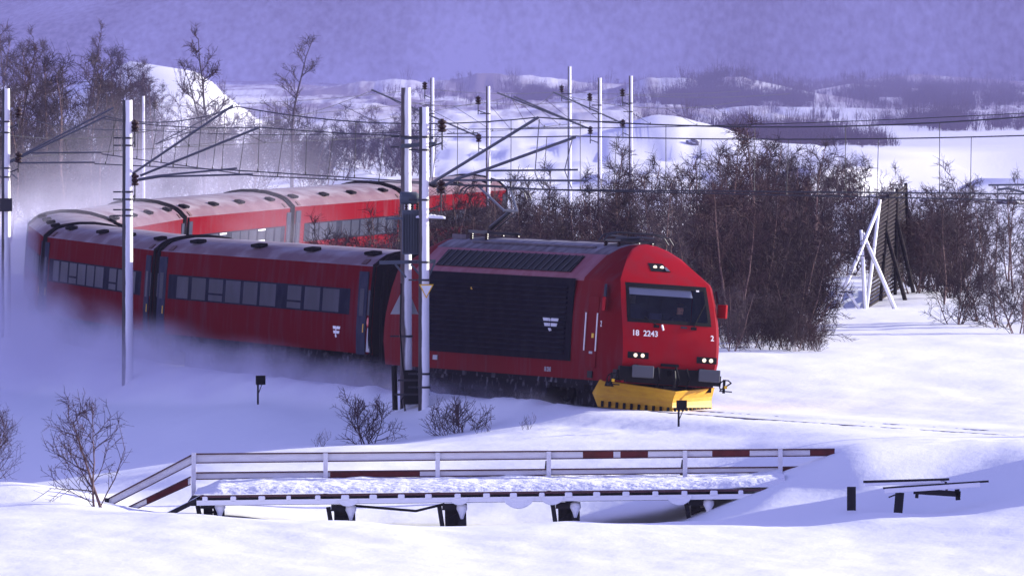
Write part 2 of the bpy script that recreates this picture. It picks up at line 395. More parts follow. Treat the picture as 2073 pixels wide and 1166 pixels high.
def ground_z(X, Y):
    X = np.asarray(X, float); Y = np.asarray(Y, float)
    zn = near_z(X, Y)
    zn = np.where(Y < 225, zn - (225 - Y) * .002, zn)
    lum = .030 * fbm(X / 2.6, Y / 8.0, 3, 4) + .008 * fbm(X / .6, Y / 1.3, 9, 3)
    z = zn + lum
    t = sstep(560, 660, Y); z = z * (1 - t) + far_z(X, Y) * t
    cr = .045 * np.abs(fbm(X / .28, Y / .7, 71, 3)) * (gauss(X, Y, 3.0, 296, 3.5, 5) + gauss(X, Y, 11, 276, 3, 4) + .35 * gauss(X, Y, 0, 250, 12, 10))
    z = z + cr + .008 * fbm(X / 1.1 + Y / 5, Y / 3.5, 81, 3) * sstep(266, 258, Y)
    d, u = track_off(X, Y)
    tb = -.05 - .02 * (np.abs(u) < .7) + .015 * fbm(X / 1.5, Y / 3, 21, 3)
    k = 1 - sstep(1.7, 4.2, d)
    z = z * (1 - k) + tb * k
    # ploughed windrow on the camera side of the line ahead of the train
    z = z + .17 * np.exp(-((u + 2.3) / .75) ** 2) * (d < 6) * (Y < 420) * sstep(301, 306, Y) * (1 + .5 * fbm(X / .8, Y / 1.6, 33, 3))
    # unseen snow bank added outside the right edge to shade the drift
    z = z + 2.6 * gauss(X, Y, 15.3, 265.5, 2.0, 4.5)
    # wide sides
    far = np.abs(X) - (22 + Y * .03)
    z = z + np.where(far > 0, 1.5 * (1 - np.exp(-np.abs(far) / 80)) + .6 * fbm(X / 40, Y / 60, 41) * sstep(0, 40, far), 0)
    return z
def gz(x, y): return float(ground_z(np.array([x]), np.array([y]))[0])

def grid_mesh(name, xs, ys, zf, m):
    Xg, Yg = np.meshgrid(xs, ys); Z = zf(Xg, Yg)
    nx, ny = len(xs), len(ys)
    me = bpy.data.meshes.new(name)
    co = np.stack([Xg, Yg, Z], -1).reshape(-1, 3)
    idx = np.arange(nx * ny).reshape(ny, nx)
    q = np.stack([idx[:-1, :-1], idx[:-1, 1:], idx[1:, 1:], idx[1:, :-1]], -1).reshape(-1, 4)
    me.vertices.add(len(co)); me.vertices.foreach_set('co', co.ravel())
    me.loops.add(q.size); me.loops.foreach_set('vertex_index', q.ravel().astype(np.int32))
    me.polygons.add(len(q)); me.polygons.foreach_set('loop_start', np.arange(0, q.size, 4, dtype=np.int32))
    me.polygons.foreach_set('loop_total', np.full(len(q), 4, np.int32))
    me.update(calc_edges=True); me.validate()
    me.polygons.foreach_set('use_smooth', [True] * len(me.polygons))
    me.materials.append(m)
    o = bpy.data.objects.new(name, me); COL.objects.link(o); return o
xs = np.concatenate([[-3000, -1500, -700, -350, -180, -100, -60, -40, -30, -24], np.arange(-20, 20.01, .22), [24, 30, 40, 60, 100, 180, 350, 700, 1500, 3000]])
ys = np.concatenate([[-200, -50, 50, 120, 170, 200, 215, 225], np.arange(230, 312, .4), np.arange(312, 400, .9), np.arange(400, 660, 3), np.arange(660, 1300, 9), [1350, 1450, 1600, 1900, 2500, 3500, 6000, 12000]])
tag(grid_mesh('snow_ground', xs, ys, ground_z, M['ground']), 'sunlit wind packed snow field with drifts around the railway', kind='structure')

def mtn_z(X, Y):
    t = np.clip((Y - 1350) / 1400, 0, 1)
    z = -6 + 11 * sstep(0, .06, t) + 150 * t ** 1.15
    z = z + .32 * np.clip(X + 60, -160, 260) * sstep(.0, .10, t)          # the slope falls away from the sun
    z = z + 5 * fbm(X / 160, Y / 300, 51, 3) * sstep(.01, .15, t)
    return z
mx_ = np.concatenate([np.linspace(-3000, -260, 24), np.linspace(-240, 240, 90), np.linspace(260, 3000, 24)])
my_ = np.concatenate([np.linspace(1350, 1700, 60), np.linspace(1715, 2750, 50)])
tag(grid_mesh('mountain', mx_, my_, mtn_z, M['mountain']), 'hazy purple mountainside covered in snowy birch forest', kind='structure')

# rails just showing through the snow
for k, u in enumerate((-.72, .72)):
    mb = MB(); pts = [track(s, u, -.128 + .015 * (k == 0)) for s in np.arange(-.5, 70, 1.5)]
    for a, b in zip(pts[:-1], pts[1:]): mb.beam(a, b, .07, .14)
    tag(mb.build('rail', M['rail_steel']), None, None, kind='structure')

# ------------------------------------------------------------------ locomotive
def veh_root(name, sa, sb, label, cat, group=None):
    a, b = track(sa), track(sb); th = math.atan2(a.x - b.x, -(a.y - b.y))
    r = empty(name, ((a.x + b.x) / 2, (a.y + b.y) / 2, 0), label, cat, group, (0, ROLL, th))
    return r, (a - b).length

loco, LL = veh_root('locomotive', 0, -18.5, 'red electric locomotive numbered 18 2243 with yellow snow plough leading the train', 'locomotive')
HL = 9.25
# rows of the nose: z, half width, set-back of the front
ROWS = [(.56, 1.44, .14), (1.0, 1.47, .04), (1.15, 1.485, .0), (1.45, 1.495, .02), (1.75, 1.5, .07), (2.09, 1.5, .19), (2.55, 1.485, .40), (3.0, 1.43, .63), (3.09, 1.41, .72),
        (3.28, 1.24, .98), (3.48, 1.05, 1.28), (3.68, .86, 1.58), (3.86, .58, 1.95), (3.96, .30, 2.15), (4.0, .0, 2.25)]
FR = [-1, -1, -1, -.91, -.82, -.72, -.36, 0, .36, .72, .82, .91, 1, 1, 1]
def nose_pt(r, c):
    z, hw, yf = r; f = FR[c]; n = len(FR)
    if c in (0, n - 1): y = 2.7
    elif c in (1, n - 2): y = min(yf + 1.15, 2.6)
    elif c in (2, n - 3): y = min(yf + .62, 2.45)
    elif c in (3, n - 4): y = yf + min(.31, 2.4 - yf)
    else: y = yf + .05 * (f / .82) ** 2 * min(1, hw + .1)
    return Vector((f * hw, y, z))
def nose(mb, hole, flip):
    b = len(mb.v); nc = len(FR)
    for r in ROWS:
        for c in range(nc):
            p = nose_pt(r, c)
            if flip: mb.v.append((p.x, HL - p.y, p.z))
            else: mb.v.append((p.x, -HL + p.y, p.z))
    for i in range(len(ROWS) - 1):
        for c in range(nc - 1):
            if hole and i in (5, 6) and 5 <= c <= 8: continue
            mb.f.append((b + i * nc + c, b + i * nc + c + 1, b + (i + 1) * nc + c + 1, b + (i + 1) * nc + c))
            zc = ROWS[i][0]
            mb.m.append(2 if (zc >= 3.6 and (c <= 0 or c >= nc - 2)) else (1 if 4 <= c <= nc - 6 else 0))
body = MB()
nose(body, True, False); nose(body, False, True)
prof = [(.56, 1.44), (1.0, 1.47), (1.15, 1.485), (1.45, 1.495), (1.75, 1.5), (2.09, 1.5), (2.55, 1.485), (3.0, 1.43), (3.09, 1.41), (3.28, 1.24), (3.48, 1.05), (3.68, .86), (3.86, .58), (3.96, .30), (4.0, 0)]
def side_strip(mb, prof, y0, y1, sx, matf):
    for (z0, w0), (z1, w1) in zip(prof[:-1], prof[1:]):
        mb.add([(sx * w0, y0, z0), (sx * w0, y1, z0), (sx * w1, y1, z1), (sx * w1, y0, z1)], [(0, 1, 2, 3)], matf(z0))
for sx in (-1, 1):
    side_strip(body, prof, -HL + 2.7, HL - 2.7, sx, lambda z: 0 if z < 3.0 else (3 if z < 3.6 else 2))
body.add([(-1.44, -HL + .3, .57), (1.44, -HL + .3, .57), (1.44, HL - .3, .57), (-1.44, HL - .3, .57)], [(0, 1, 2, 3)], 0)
bo = body.build('body', [M['red'], M['red_lit'], M['loco_roof'], M['loco_shoulder']], loco, fixn=False)
bm = bmesh.new(); bm.from_mesh(bo.data); bmesh.ops.remove_doubles(bm, verts=bm.verts, dist=.002); bmesh.ops.recalc_face_normals(bm, faces=bm.faces); bm.to_mesh(bo.data); bm.free()
sharpen(bo, 33)

def fr(z, x):  # y of the nose surface at height z, sideways x
    zz = [r[0] for r in ROWS]; hw = np.interp(z, zz, [r[1] for r in ROWS]); yf = np.interp(z, zz, [r[2] for r in ROWS])
    return -HL + yf + .05 * (x / hw / .82) ** 2
def patch(mb, corners, off, nx=8, nz=4, mi=0):
    """patch lying on the nose; corners (x,z) BL BR TR TL"""
    (x0, z0), (x1, z1), (x2, z2), (x3, z3) = corners; b = len(mb.v)
    for j in range(nz + 1):
        for i in range(nx + 1):
            a, c = i / nx, j / nz
            x = (x0 * (1 - a) + x1 * a) * (1 - c) + (x3 * (1 - a) + x2 * a) * c
            z = (z0 * (1 - a) + z1 * a) * (1 - c) + (z3 * (1 - a) + z2 * a) * c
            mb.v.append((x, fr(z, x) - off, z))
    for j in range(nz):
        for i in range(nx):
            k = b + j * (nx + 1) + i
            mb.f.append((k, k + 1, k + nx + 2, k + nx + 1)); mb.m.append(mi)
# windscreen frame (black), glass
f = MB(); WB, WT = 1.075, 1.035
patch(f, [(-WB - .03, 2.06), (WB + .03, 2.06), (WB + .02, 2.15), (-WB - .02, 2.15)], .012, 8, 1)
patch(f, [(-WT - .03, 2.92), (WT + .03, 2.92), (WT + .03, 3.03), (-WT - .03, 3.03)], .012, 8, 1)
patch(f, [(-WB - .03, 2.15), (-WB + .06, 2.15), (-WT + .06, 2.92), (-WT - .03, 2.92)], .012, 1, 4)
patch(f, [(WB - .06, 2.15), (WB + .03, 2.15), (WT + .03, 2.92), (WT - .06, 2.92)], .012, 1, 4)
wf = f.build('windscreen_frame', M['black'], loco)
g = bpy.data.materials.new('glass'); g.use_nodes = True; t = g.node_tree; t.nodes.clear()
o_ = t.nodes.new('ShaderNodeOutputMaterial'); tr = t.nodes.new('ShaderNodeBsdfTransparent'); gl = t.nodes.new('ShaderNodeBsdfGlossy'); mxs = t.nodes.new('ShaderNodeMixShader'); fz = t.nodes.new('ShaderNodeFresnel')
tr.inputs[0].default_value = (.8, .83, .88, 1); gl.inputs['Roughness'].default_value = .03; fz.inputs[0].default_value = 1.45
t.links.new(fz.outputs[0], mxs.inputs[0]); t.links.new(tr.outputs[0], mxs.inputs[1]); t.links.new(gl.outputs[0], mxs.inputs[2]); t.links.new(mxs.outputs[0], o_.inputs[0])
M['glass'] = g
f = MB(); patch(f, [(-WB, 2.1), (WB, 2.1), (WT, 2.99), (-WT, 2.99)], .004, 10, 6)
f.build('windscreen', M['glass'], loco, smooth=True)
# cab interior
c = MB()
c.add([(-1.3, -HL + 2.3, 1.5), (1.3, -HL + 2.3, 1.5), (1.3, -HL + 2.3, 3.05), (-1.3, -HL + 2.3, 3.05)], [(0, 1, 2, 3)])
for sx in (-1, 1): c.add([(sx * 1.32, -HL + .45, 1.5), (sx * 1.32, -HL + 2.3, 1.5), (sx * 1.32, -HL + 2.3, 3.05), (sx * 1.30, -HL + 1.0, 3.05)], [(0, 1, 2, 3)])
c.add([(-1.32, -HL + .3, 1.5), (1.32, -HL + .3, 1.5), (1.32, -HL + 2.3, 1.5), (-1.32, -HL + 2.3, 1.5)], [(0, 1, 2, 3)])
c.add([(-1.3, -HL + .9, 3.04), (1.3, -HL + .9, 3.04), (1.3, -HL + 2.3, 3.04), (-1.3, -HL + 2.3, 3.04)], [(0, 1, 2, 3)])
c.box((0, -HL + .62, 1.95), (2.4, .5, .34)); c.box((-.2, -HL + .75, 2.2), (.3, .1, .2))
c.box((-.6, -HL + 1.5, 2.0), (.5, .15, 1.0)); c.box((.55, -HL + 1.55, 1.85), (.5, .15, .9))
c.box((-.35, -HL + 2.28, 2.62), (.32, .03, .2), mi=1); c.box((-.62, -HL + 2.28, 2.3), (.12, .02, 1.1), mi=1)
c.build('cab_interior', [M['cab'], M['cab_grey']], loco, fixn=False)
f = MB(); patch(f, [(-1.0, 2.74), (.70, 2.74), (.66, 2.93), (-1.0, 2.93)], -.06, 8, 1)
f.build('sun_blind', M['blind'], loco)
f = MB(); patch(f, [(.78, 2.90), (.86, 2.90), (.86, 2.94), (.78, 2.94)], .016, 1, 1); f.build('windscreen_sticker', M['white_paint'], loco)
# headlamps
def lamp_group(x0, x1, z0, z1, skew=0):
    f = MB(); patch(f, [(x0, z0), (x1, z0), (x1 - skew, z1), (x0, z1)], .012, 4, 2); h = f.build('headlight', M['black'], loco)
    cx = (x0 + x1) / 2; wd = (x1 - x0)
    for k in (-1, 1):
        x = cx + k * wd * .17 + (-.03 if skew else .02); z = (z0 + z1) / 2
        l = MB(); l.lathe((x, fr(z, x) - .014, z), [(.050, 0), (.050, -.012), (.03, -.02)], 14, axis='Y')
        l.build('lamp', M['lamp'], h, smooth=True)
    if skew:
        l = MB(); l.prism([(x1 - .13, fr(z0, x1) - .014, z0 + .03), (x1 - .03, fr(z0, x1) - .014, z0 + .03), (x1 - .09, fr(z1, x1) - .014, z1 - .03), (x1 - .13, fr(z1, x1) - .014, z1 - .03)], (0, -.008, 0))
        l.build('lamp_rim', M['steel'], h)
lamp_group(-1.10, -.56, 1.17, 1.33); lamp_group(.70, 1.24, 1.15, 1.31); lamp_group(-.26, .26, 3.34, 3.54, .14)
# wipers, handle, spot on the right corner
for (bx, tx, tz) in ((-.36, -.66, 2.20), (.62, .98, 2.62)):
    f = MB(); f.tube([(bx, fr(2.02, bx) - .03, 2.02), (tx, fr(tz, tx) - .04, tz)], .013, 5); f.box((bx, fr(1.99, bx) - .02, 1.99), (.14, .04, .07)); f.build('wiper', M['black'], loco)
f = MB(); f.tube([(-.22, fr(2.02, 0) - .03, 2.03), (-.19, fr(1.92, 0) - .04, 1.90)], .025, 6); f.build('washer_nozzle', M['white_paint'], loco)
f = MB(); f.box((.36, fr(2.0, .4) - .02, 2.0), (.16, .03, .05)); f.build('nose_handle', M['darksteel'], loco)
# front numbers
FONT = None
def text(s, size, parent, loc, rot, m, name='number'):
    cu = bpy.data.curves.new(name, 'FONT'); cu.body = s; cu.size = size; cu.extrude = .003; cu.offset = size * .018
    tmp = bpy.data.objects.new(name, cu); COL.objects.link(tmp)
    bpy.context.view_layer.update()
    me = bpy.data.meshes.new_from_object(tmp.evaluated_get(bpy.context.evaluated_depsgraph_get()))
    bpy.data.objects.remove(tmp)
    o = bpy.data.objects.new(name, me); COL.objects.link(o); me.materials.clear(); me.materials.append(m)
    o.parent = parent; o.location = loc; o.rotation_euler = rot; return o
text('18  2243', .198, loco, (-1.03, fr(1.72, -.65) - .06, 1.735), (math.radians(80), 0, math.radians(3)), M['white_paint'], 'number_text')
text('2', .19, loco, (1.05, fr(1.72, 1.1) - .05, 1.72), (math.radians(80), 0, math.radians(8)), M['white_paint'], 'cab_number')
# buffer beam, buffers, coupler
f = MB(); f.box((0, -HL + .02, .80), (2.62, .14, .34)); f.box((0, -HL + .0, .62), (2.3, .12, .1))
for x in (-1.28, 1.28): f.box((x, -HL + .15, .74), (.18, .3, .26))
f.build('buffer_beam', M['black'], loco)
for x in (-.87, .87):
    f = MB(); f.box((x, -HL - .52, .86), (.56, .05, .30)); f.build('buffer', M['buffer_grey'], loco, bevel=.02)
    q = MB(); q.lathe((x, -HL - .5, .86), [(.10, 0), (.12, .45), (.17, .46), (.17, .55)], 12, axis='Y'); q.build('buffer_stock', M['black'], loco)
f = MB(); f.box((0, -HL - .15, .86), (.12, .4, .12)); f.tube([(0, -HL - .38, .92), (0, -HL - .44, .75), (.02, -HL - .36, .52)], .035, 6); f.tube([(.14, -HL - .1, 1.0), (.17, -HL - .3, .7), (.15, -HL - .15, .5)], .03, 6)
f.tube([(-.34, -HL - .1, .98), (-.36, -HL - .3, .7), (-.34, -HL - .12, .5)], .03, 6); f.tube([(.42, -HL - .1, .98), (.44, -HL - .28, .72), (.42, -HL - .12, .5)], .03, 6); f.box((0, -HL - .02, 1.05), (.45, .06, .07)); f.build('coupler', M['black'], loco)
for x in (-1.45, 1.5):   # cab steps with round loop
    f = MB(); pts = [(x + .17 * math.cos(a), -HL - .02 + .10 * math.sin(a * 0), .62 + .16 * math.sin(a)) for a in np.linspace(0, 2 * math.pi, 11)]
    f.tube(pts[1:7], .018, 5); f.tube([pts[1], pts[6]], .018, 5); f.box((x - .05, -HL - .02, .62), (.05, .06, .34)); f.box((x, -HL - .02, .5), (.3, .1, .03)); f.build('shunter_step', M['black'], loco)
    q = MB(); q.box((x - .02, -HL - .05, .60), (.07, .05, .07)); q.build('step_bracket', M['yellow_paint'], loco)
# snow plough
f = MB()
def pl(t, sx, v):  # t 0 tip .. 1 wing end, v 0 bottom .. 1 top; curved mouldboard
    x = sx * (1.50 * t); y = -HL - .42 + 1.28 * t
    zb = -.12 + .05 * t; zt = .42 + .16 * t
    y += .16 * math.sin(v * math.pi) - .10 * v * (1 - t)
    return Vector((x, y, zb + (zt - zb) * v))
for sx in (-1, 1):
    n, m_ = 14, 6; b = len(f.v)
    for i in range(n + 1):
        for j in range(m_ + 1): f.v.append(tuple(pl(i / n, sx, j / m_)))
    for i in range(n):
        for j in range(m_):
            k = b + i * (m_ + 1) + j; f.f.append((k, k + 1, k + m_ + 2, k + m_ + 1)); f.m.append(0)
    p1 = [pl(1, sx, v) for v in np.linspace(0, 1, 7)]; ctr = pl(1, sx, .5) + Vector((sx * .05, .16, 0))
    for a_, b_ in zip(p1[:-1], p1[1:]): f.add([a_, b_, ctr], [(0, 1, 2)])
plough = f.build('snow_plough', M['yellow'], loco, smooth=False, fixn=False)
md = plough.modifiers.new('s', 'SOLIDIFY'); md.thickness = .03
for sx in (-1, 1):
    for k in range(10):
        tt = .06 + k * .098; p = pl(tt, sx, .06)
        q = MB(); q.box(p + Vector((0, -.03, .035)), (.055, .05, .15)); q.build('plough_slot', M['black'], plough)
f = MB(); f.box((0, -HL + .9, .25), (2.2, .3, .3)); f.box((0, -HL + .3, .45), (.4, 1.0, .15)); f.build('plough_frame', M['black'], loco)
# side louvre panel, roof grille, door, windows, mirrors (both sides)
def ly(s): return -HL - s
for sx in (-1, 1):
    f = MB(); y0, y1 = ly(-3.15), ly(-14.75); x = sx * 1.506
    f.box((x, (y0 + y1) / 2, 2.02), (.03, y1 - y0, 2.05))
    for k in range(14):
        z = 1.14 + k * .125
        f.prism([(x + sx * .012, y0 + .42, z), (x + sx * .055, y0 + .42, z + .012), (x + sx * .055, y0 + .42, z + .045), (x + sx * .012, y0 + .42, z + .08)], (0, y1 - y0 - .6, 0), 0)
        f.box((x + sx * .050, (y0 + y1) / 2 + .1, z + .05), (.014, y1 - y0 - .6, .014), mi=1)
    f.build('louver_panel', [M['louver'], M['band']], loco, fixn=True)
    f = MB(); a0, a1 = ly(-4.0), ly(-14.5)
    N = Vector((sx * .58, 0, .41)).normalized(); A = Vector((sx * 1.33, 0, 3.185)); B = Vector((sx * .93, 0, 3.605))
    f.prism([A + N * .02 + Vector((0, a0, 0)), A + N * .02 + Vector((0, a1, 0)), B + N * .02 + Vector((0, a1 + .2, 0)), B + N * .02 + Vector((0, a0 + .1, 0))], N * .012)
    for k in range(21):
        y = a0 + .2 + k * (a1 - a0 - .3) / 20; f.beam(A + N * .04 + Vector((0, y, 0)), B + N * .04 + Vector((0, y, 0)), .035, .03, 1)
    f.build('roof_grille', [M['black'], M['darksteel']], loco)
    for s_ in (-2.05, -1.2):
        f = MB(); f.tube([(sx * 1.54, ly(s_), 1.28), (sx * 1.54, ly(s_), 2.22)], .018, 6); f.build('handrail', M['white_paint'], loco)
    f = MB(); y0, y1 = ly(-1.25), ly(-2.0)
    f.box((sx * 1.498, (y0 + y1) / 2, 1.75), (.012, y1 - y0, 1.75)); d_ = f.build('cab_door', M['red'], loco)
    q = MB(); q.box((sx * 1.508, (y0 + y1) / 2, 1.24), (.012, .24, .06)); q.build('door_handle', M['grey_panel'], d_)
    q = MB(); q.box((sx * 1.508, ly(-1.55), 1.66), (.012, .15, .11)); q.build('yellow_sign', M['yellow_paint'], d_)
    for z in (.99, .70):
        f = MB(); f.box((sx * 1.475, ly(-1.68), z), (.02, .36, .17)); f.build('footstep', M['black'], loco)
    f = MB(); f.prism([(sx * 1.475, ly(-.98), 2.64), (sx * 1.475, ly(-.80), 2.64), (sx * 1.44, ly(-.90), 2.95), (sx * 1.44, ly(-1.05), 2.95)], (sx * .02, 0, 0)); f.build('side_window', M['pane'], loco)
    f = MB(); f.box((sx * 1.56, ly(-.72 if sx < 0 else -.75), 2.46), (.08, .30, .34), Matrix.Rotation(sx * .4, 3, 'Z')); f.build('rear_view_mirror', M['red_lit'], loco, bevel=.02)
text('2', .2, loco, (-1.52, ly(-1.0), 1.9), (math.radians(90), 0, math.radians(-90)), M['white_paint'], 'cab_number')
text('18 2243', .16, loco, (-1.485, ly(-5.1), .70), (math.radians(90), 0, math.radians(-90)), M['grey_panel'], 'number_text')
f = MB(); f.box((-1.49, ly(-13.6), .84), (.02, .34, .12)); f.build('data_plate', M['grey_panel'], loco)
f = MB(); f.lathe((-1.535, ly(-10.9), 2.66), [(.035, 0), (.03, -.03)], 10, axis='X'); f.build('marker_lamp', M['yellow_paint'], loco)
# winged wheel emblem
def emblem(parent, x, y0, z0, S, m, Z=.32):
    f = MB(); P = lambda a, b: (x, y0 - a * S, z0 + b * Z)
    for poly in ([(0, 1), (.40, 1), (.36, .74), (.07, .74)], [(.54, 1), (1.0, 1), (.96, .74), (.54, .74)], [(.10, .60), (.36, .60), (.36, .36), (.16, .36)],
                 [(.54, .60), (.93, .60), (.89, .36), (.54, .36)], [(.41, .96), (.49, .90), (.47, .34), (.39, .34)], [(.38, .32), (.48, .32), (.60, .06), (.48, .0), (.40, .12)]):
        f.prism([P(*p) for p in poly], (-.012, 0, 0))
    return f.build('emblem', m, parent)
emblem(loco, -1.548, ly(-5.25), 1.70, 1.2, M['emblem_grey'], .34)
# running gear
def bogie(parent, yc, wb, r, name='bogie'):
    b_ = MB()
    for sx in (-1, 1):
        b_.box((sx * 1.12, yc, .46), (.16, wb + 1.1, .26)); b_.box((sx * 1.2, yc, .62), (.12, .8, .2))
        for k in (-1, 1): b_.box((sx * 1.22, yc + k * wb / 2, .46), (.22, .34, .34))
        b_.box((sx * 1.2, yc + wb * .5 + .55, .4), (.12, .2, .5))
    bg_ = b_.build(name, M['under'], parent)
    for k in (-1, 1):
        q = MB()
        for sx in (-1, 1): q.lathe((sx * .78 - .06, yc + k * wb / 2, r), [(r + .03, 0 if sx > 0 else .12), (r, .02), (r, .10), (r * .3, .12)], 20, axis='X')
        q.tube([(-.75, yc + k * wb / 2, r), (.75, yc + k * wb / 2, r)], .09, 8); q.build('wheelset', M['under'], bg_)
for yc in (-HL + 4.0, HL - 4.0): bogie(loco, yc, 2.75, .54)
f = MB(); f.box((0, 0, .36), (2.5, 7.6, .5)); f.box((0, 0, .52), (2.74, 17.2, .16)); f.box((0, 0, .22), (1.2, 17, .7)); f.build('underframe', M['under'], loco)  # lowest box is sunk into the snow to stop sunlight passing underneath
# roof gear: walkway, raised pantograph at the rear, lowered one in front
def ins(mb, p, h, r=.06, n=4, d=Vector((0, 0, 1))):
    p = Vector(p); d = Vector(d).normalized()
    pr = [(r * .5, 0)]
    for k in range(n): z = h * (k + .2) / n; pr += [(r, z), (r * .9, z + h / n * .35), (r * .45, z + h / n * .5)]
    pr += [(r * .4, h)]
    q = MB(); q.lathe((0, 0, 0), pr, 10); R = d.to_track_quat('Z', 'Y').to_matrix()
    mb.add([p + R @ Vector(v) for v in q.v], q.f)
ps = -13.9
pan = MB(); yb = ly(ps)
pan.box((0, yb, 4.11), (.9, 1.1, .07)); pan.box((-.42, yb, 4.13), (.08, 1.5, .06)); pan.box((.42, yb, 4.13), (.08, 1.5, .06))
pg = pan.build('pantograph', M['darksteel'], loco)
for x in (-.42, .42):
    for y in (-.6, .6): q = MB(); ins(q, (x, yb + y, 3.88), .22, .05); q.build('roof_insulator', M['insul'], pg)
kn = Vector((0, yb - 1.15, 4.70)); hd = Vector((0, yb + .15, 5.30))
q = MB(); q.tube([(0, yb + .3, 4.25), kn], [.07, .05], 8); q.tube([(.14, yb + .35, 4.2), kn + Vector((.1, 0, -.08))], .02, 5); q.build('lower_arm', M['darksteel'], pg)
q = MB(); q.tube([kn + Vector((-.18, 0, 0)), hd + Vector((-.42, 0, -.06))], .028, 6); q.tube([kn + Vector((.18, 0, 0)), hd + Vector((.42, 0, -.06))], .028, 6); q.tube([kn + Vector((-.2, 0, 0)), kn + Vector((.2, 0, 0))], .04, 6); q.build('upper_arm', M['steel'], pg)
q = MB()
for dy in (-.18, .18):
    q.tube([hd + Vector((x, dy, z)) for x, z in ((-.92, -.26), (-.84, -.10), (-.68, -.01), (-.4, .02), (.4, .02), (.68, -.01), (.84, -.10), (.92, -.26))], .022, 6)
q.tube([hd + Vector((-.42, -.18, -.04)), hd + Vector((-.42, .18, -.04))], .02, 5); q.tube([hd + Vector((.42, -.18, -.04)), hd + Vector((.42, .18, -.04))], .02, 5); q.build('collector_head', M['darksteel'], pg)
yb = ly(-3.6); pan = MB(); pan.box((0, yb, 4.06), (.9, 1.3, .05))
pan.tube([(-.1, yb + .6, 4.10), (0, yb - .9, 4.14)], .05, 6)
pan.tube([(-.35, yb - .9, 4.15), (-.4, yb + .5, 4.18)], .022, 5); pan.tube([(.35, yb - .9, 4.15), (.4, yb + .5, 4.18)], .022, 5)
pg2 = pan.build('pantograph', M['darksteel'], loco)
for x in (-.42, .42):
    for y in (-.5, .5): q = MB(); ins(q, (x, yb + y, 3.86), .20, .06); q.build('roof_insulator', M['insul'], pg2)
q = MB(); hd2 = Vector((0, yb - .55, 4.24))
for dy in (-.18, .18): q.tube([hd2 + Vector((x, dy, z)) for x, z in ((-.92, -.22), (-.80, -.06), (-.5, .02), (.5, .02), (.80, -.06), (.92, -.22))], .022, 6)
q.build('collector_head', M['darksteel'], pg2)
f = MB()
for k in range(5): f.box((0, ly(-5.4 - k * 2.0), 4.005), (1.3 - .0 * k, .03, .03))
f.box((-.62, ly(-9), 3.86), (.05, 9.5, .04)); f.box((.62, ly(-9), 3.86), (.05, 9.5, .04)); f.box((0, ly(-15.4), 3.98), (.9, 1.1, .12)); f.build('roof_walkway', M['loco_roof'], loco)

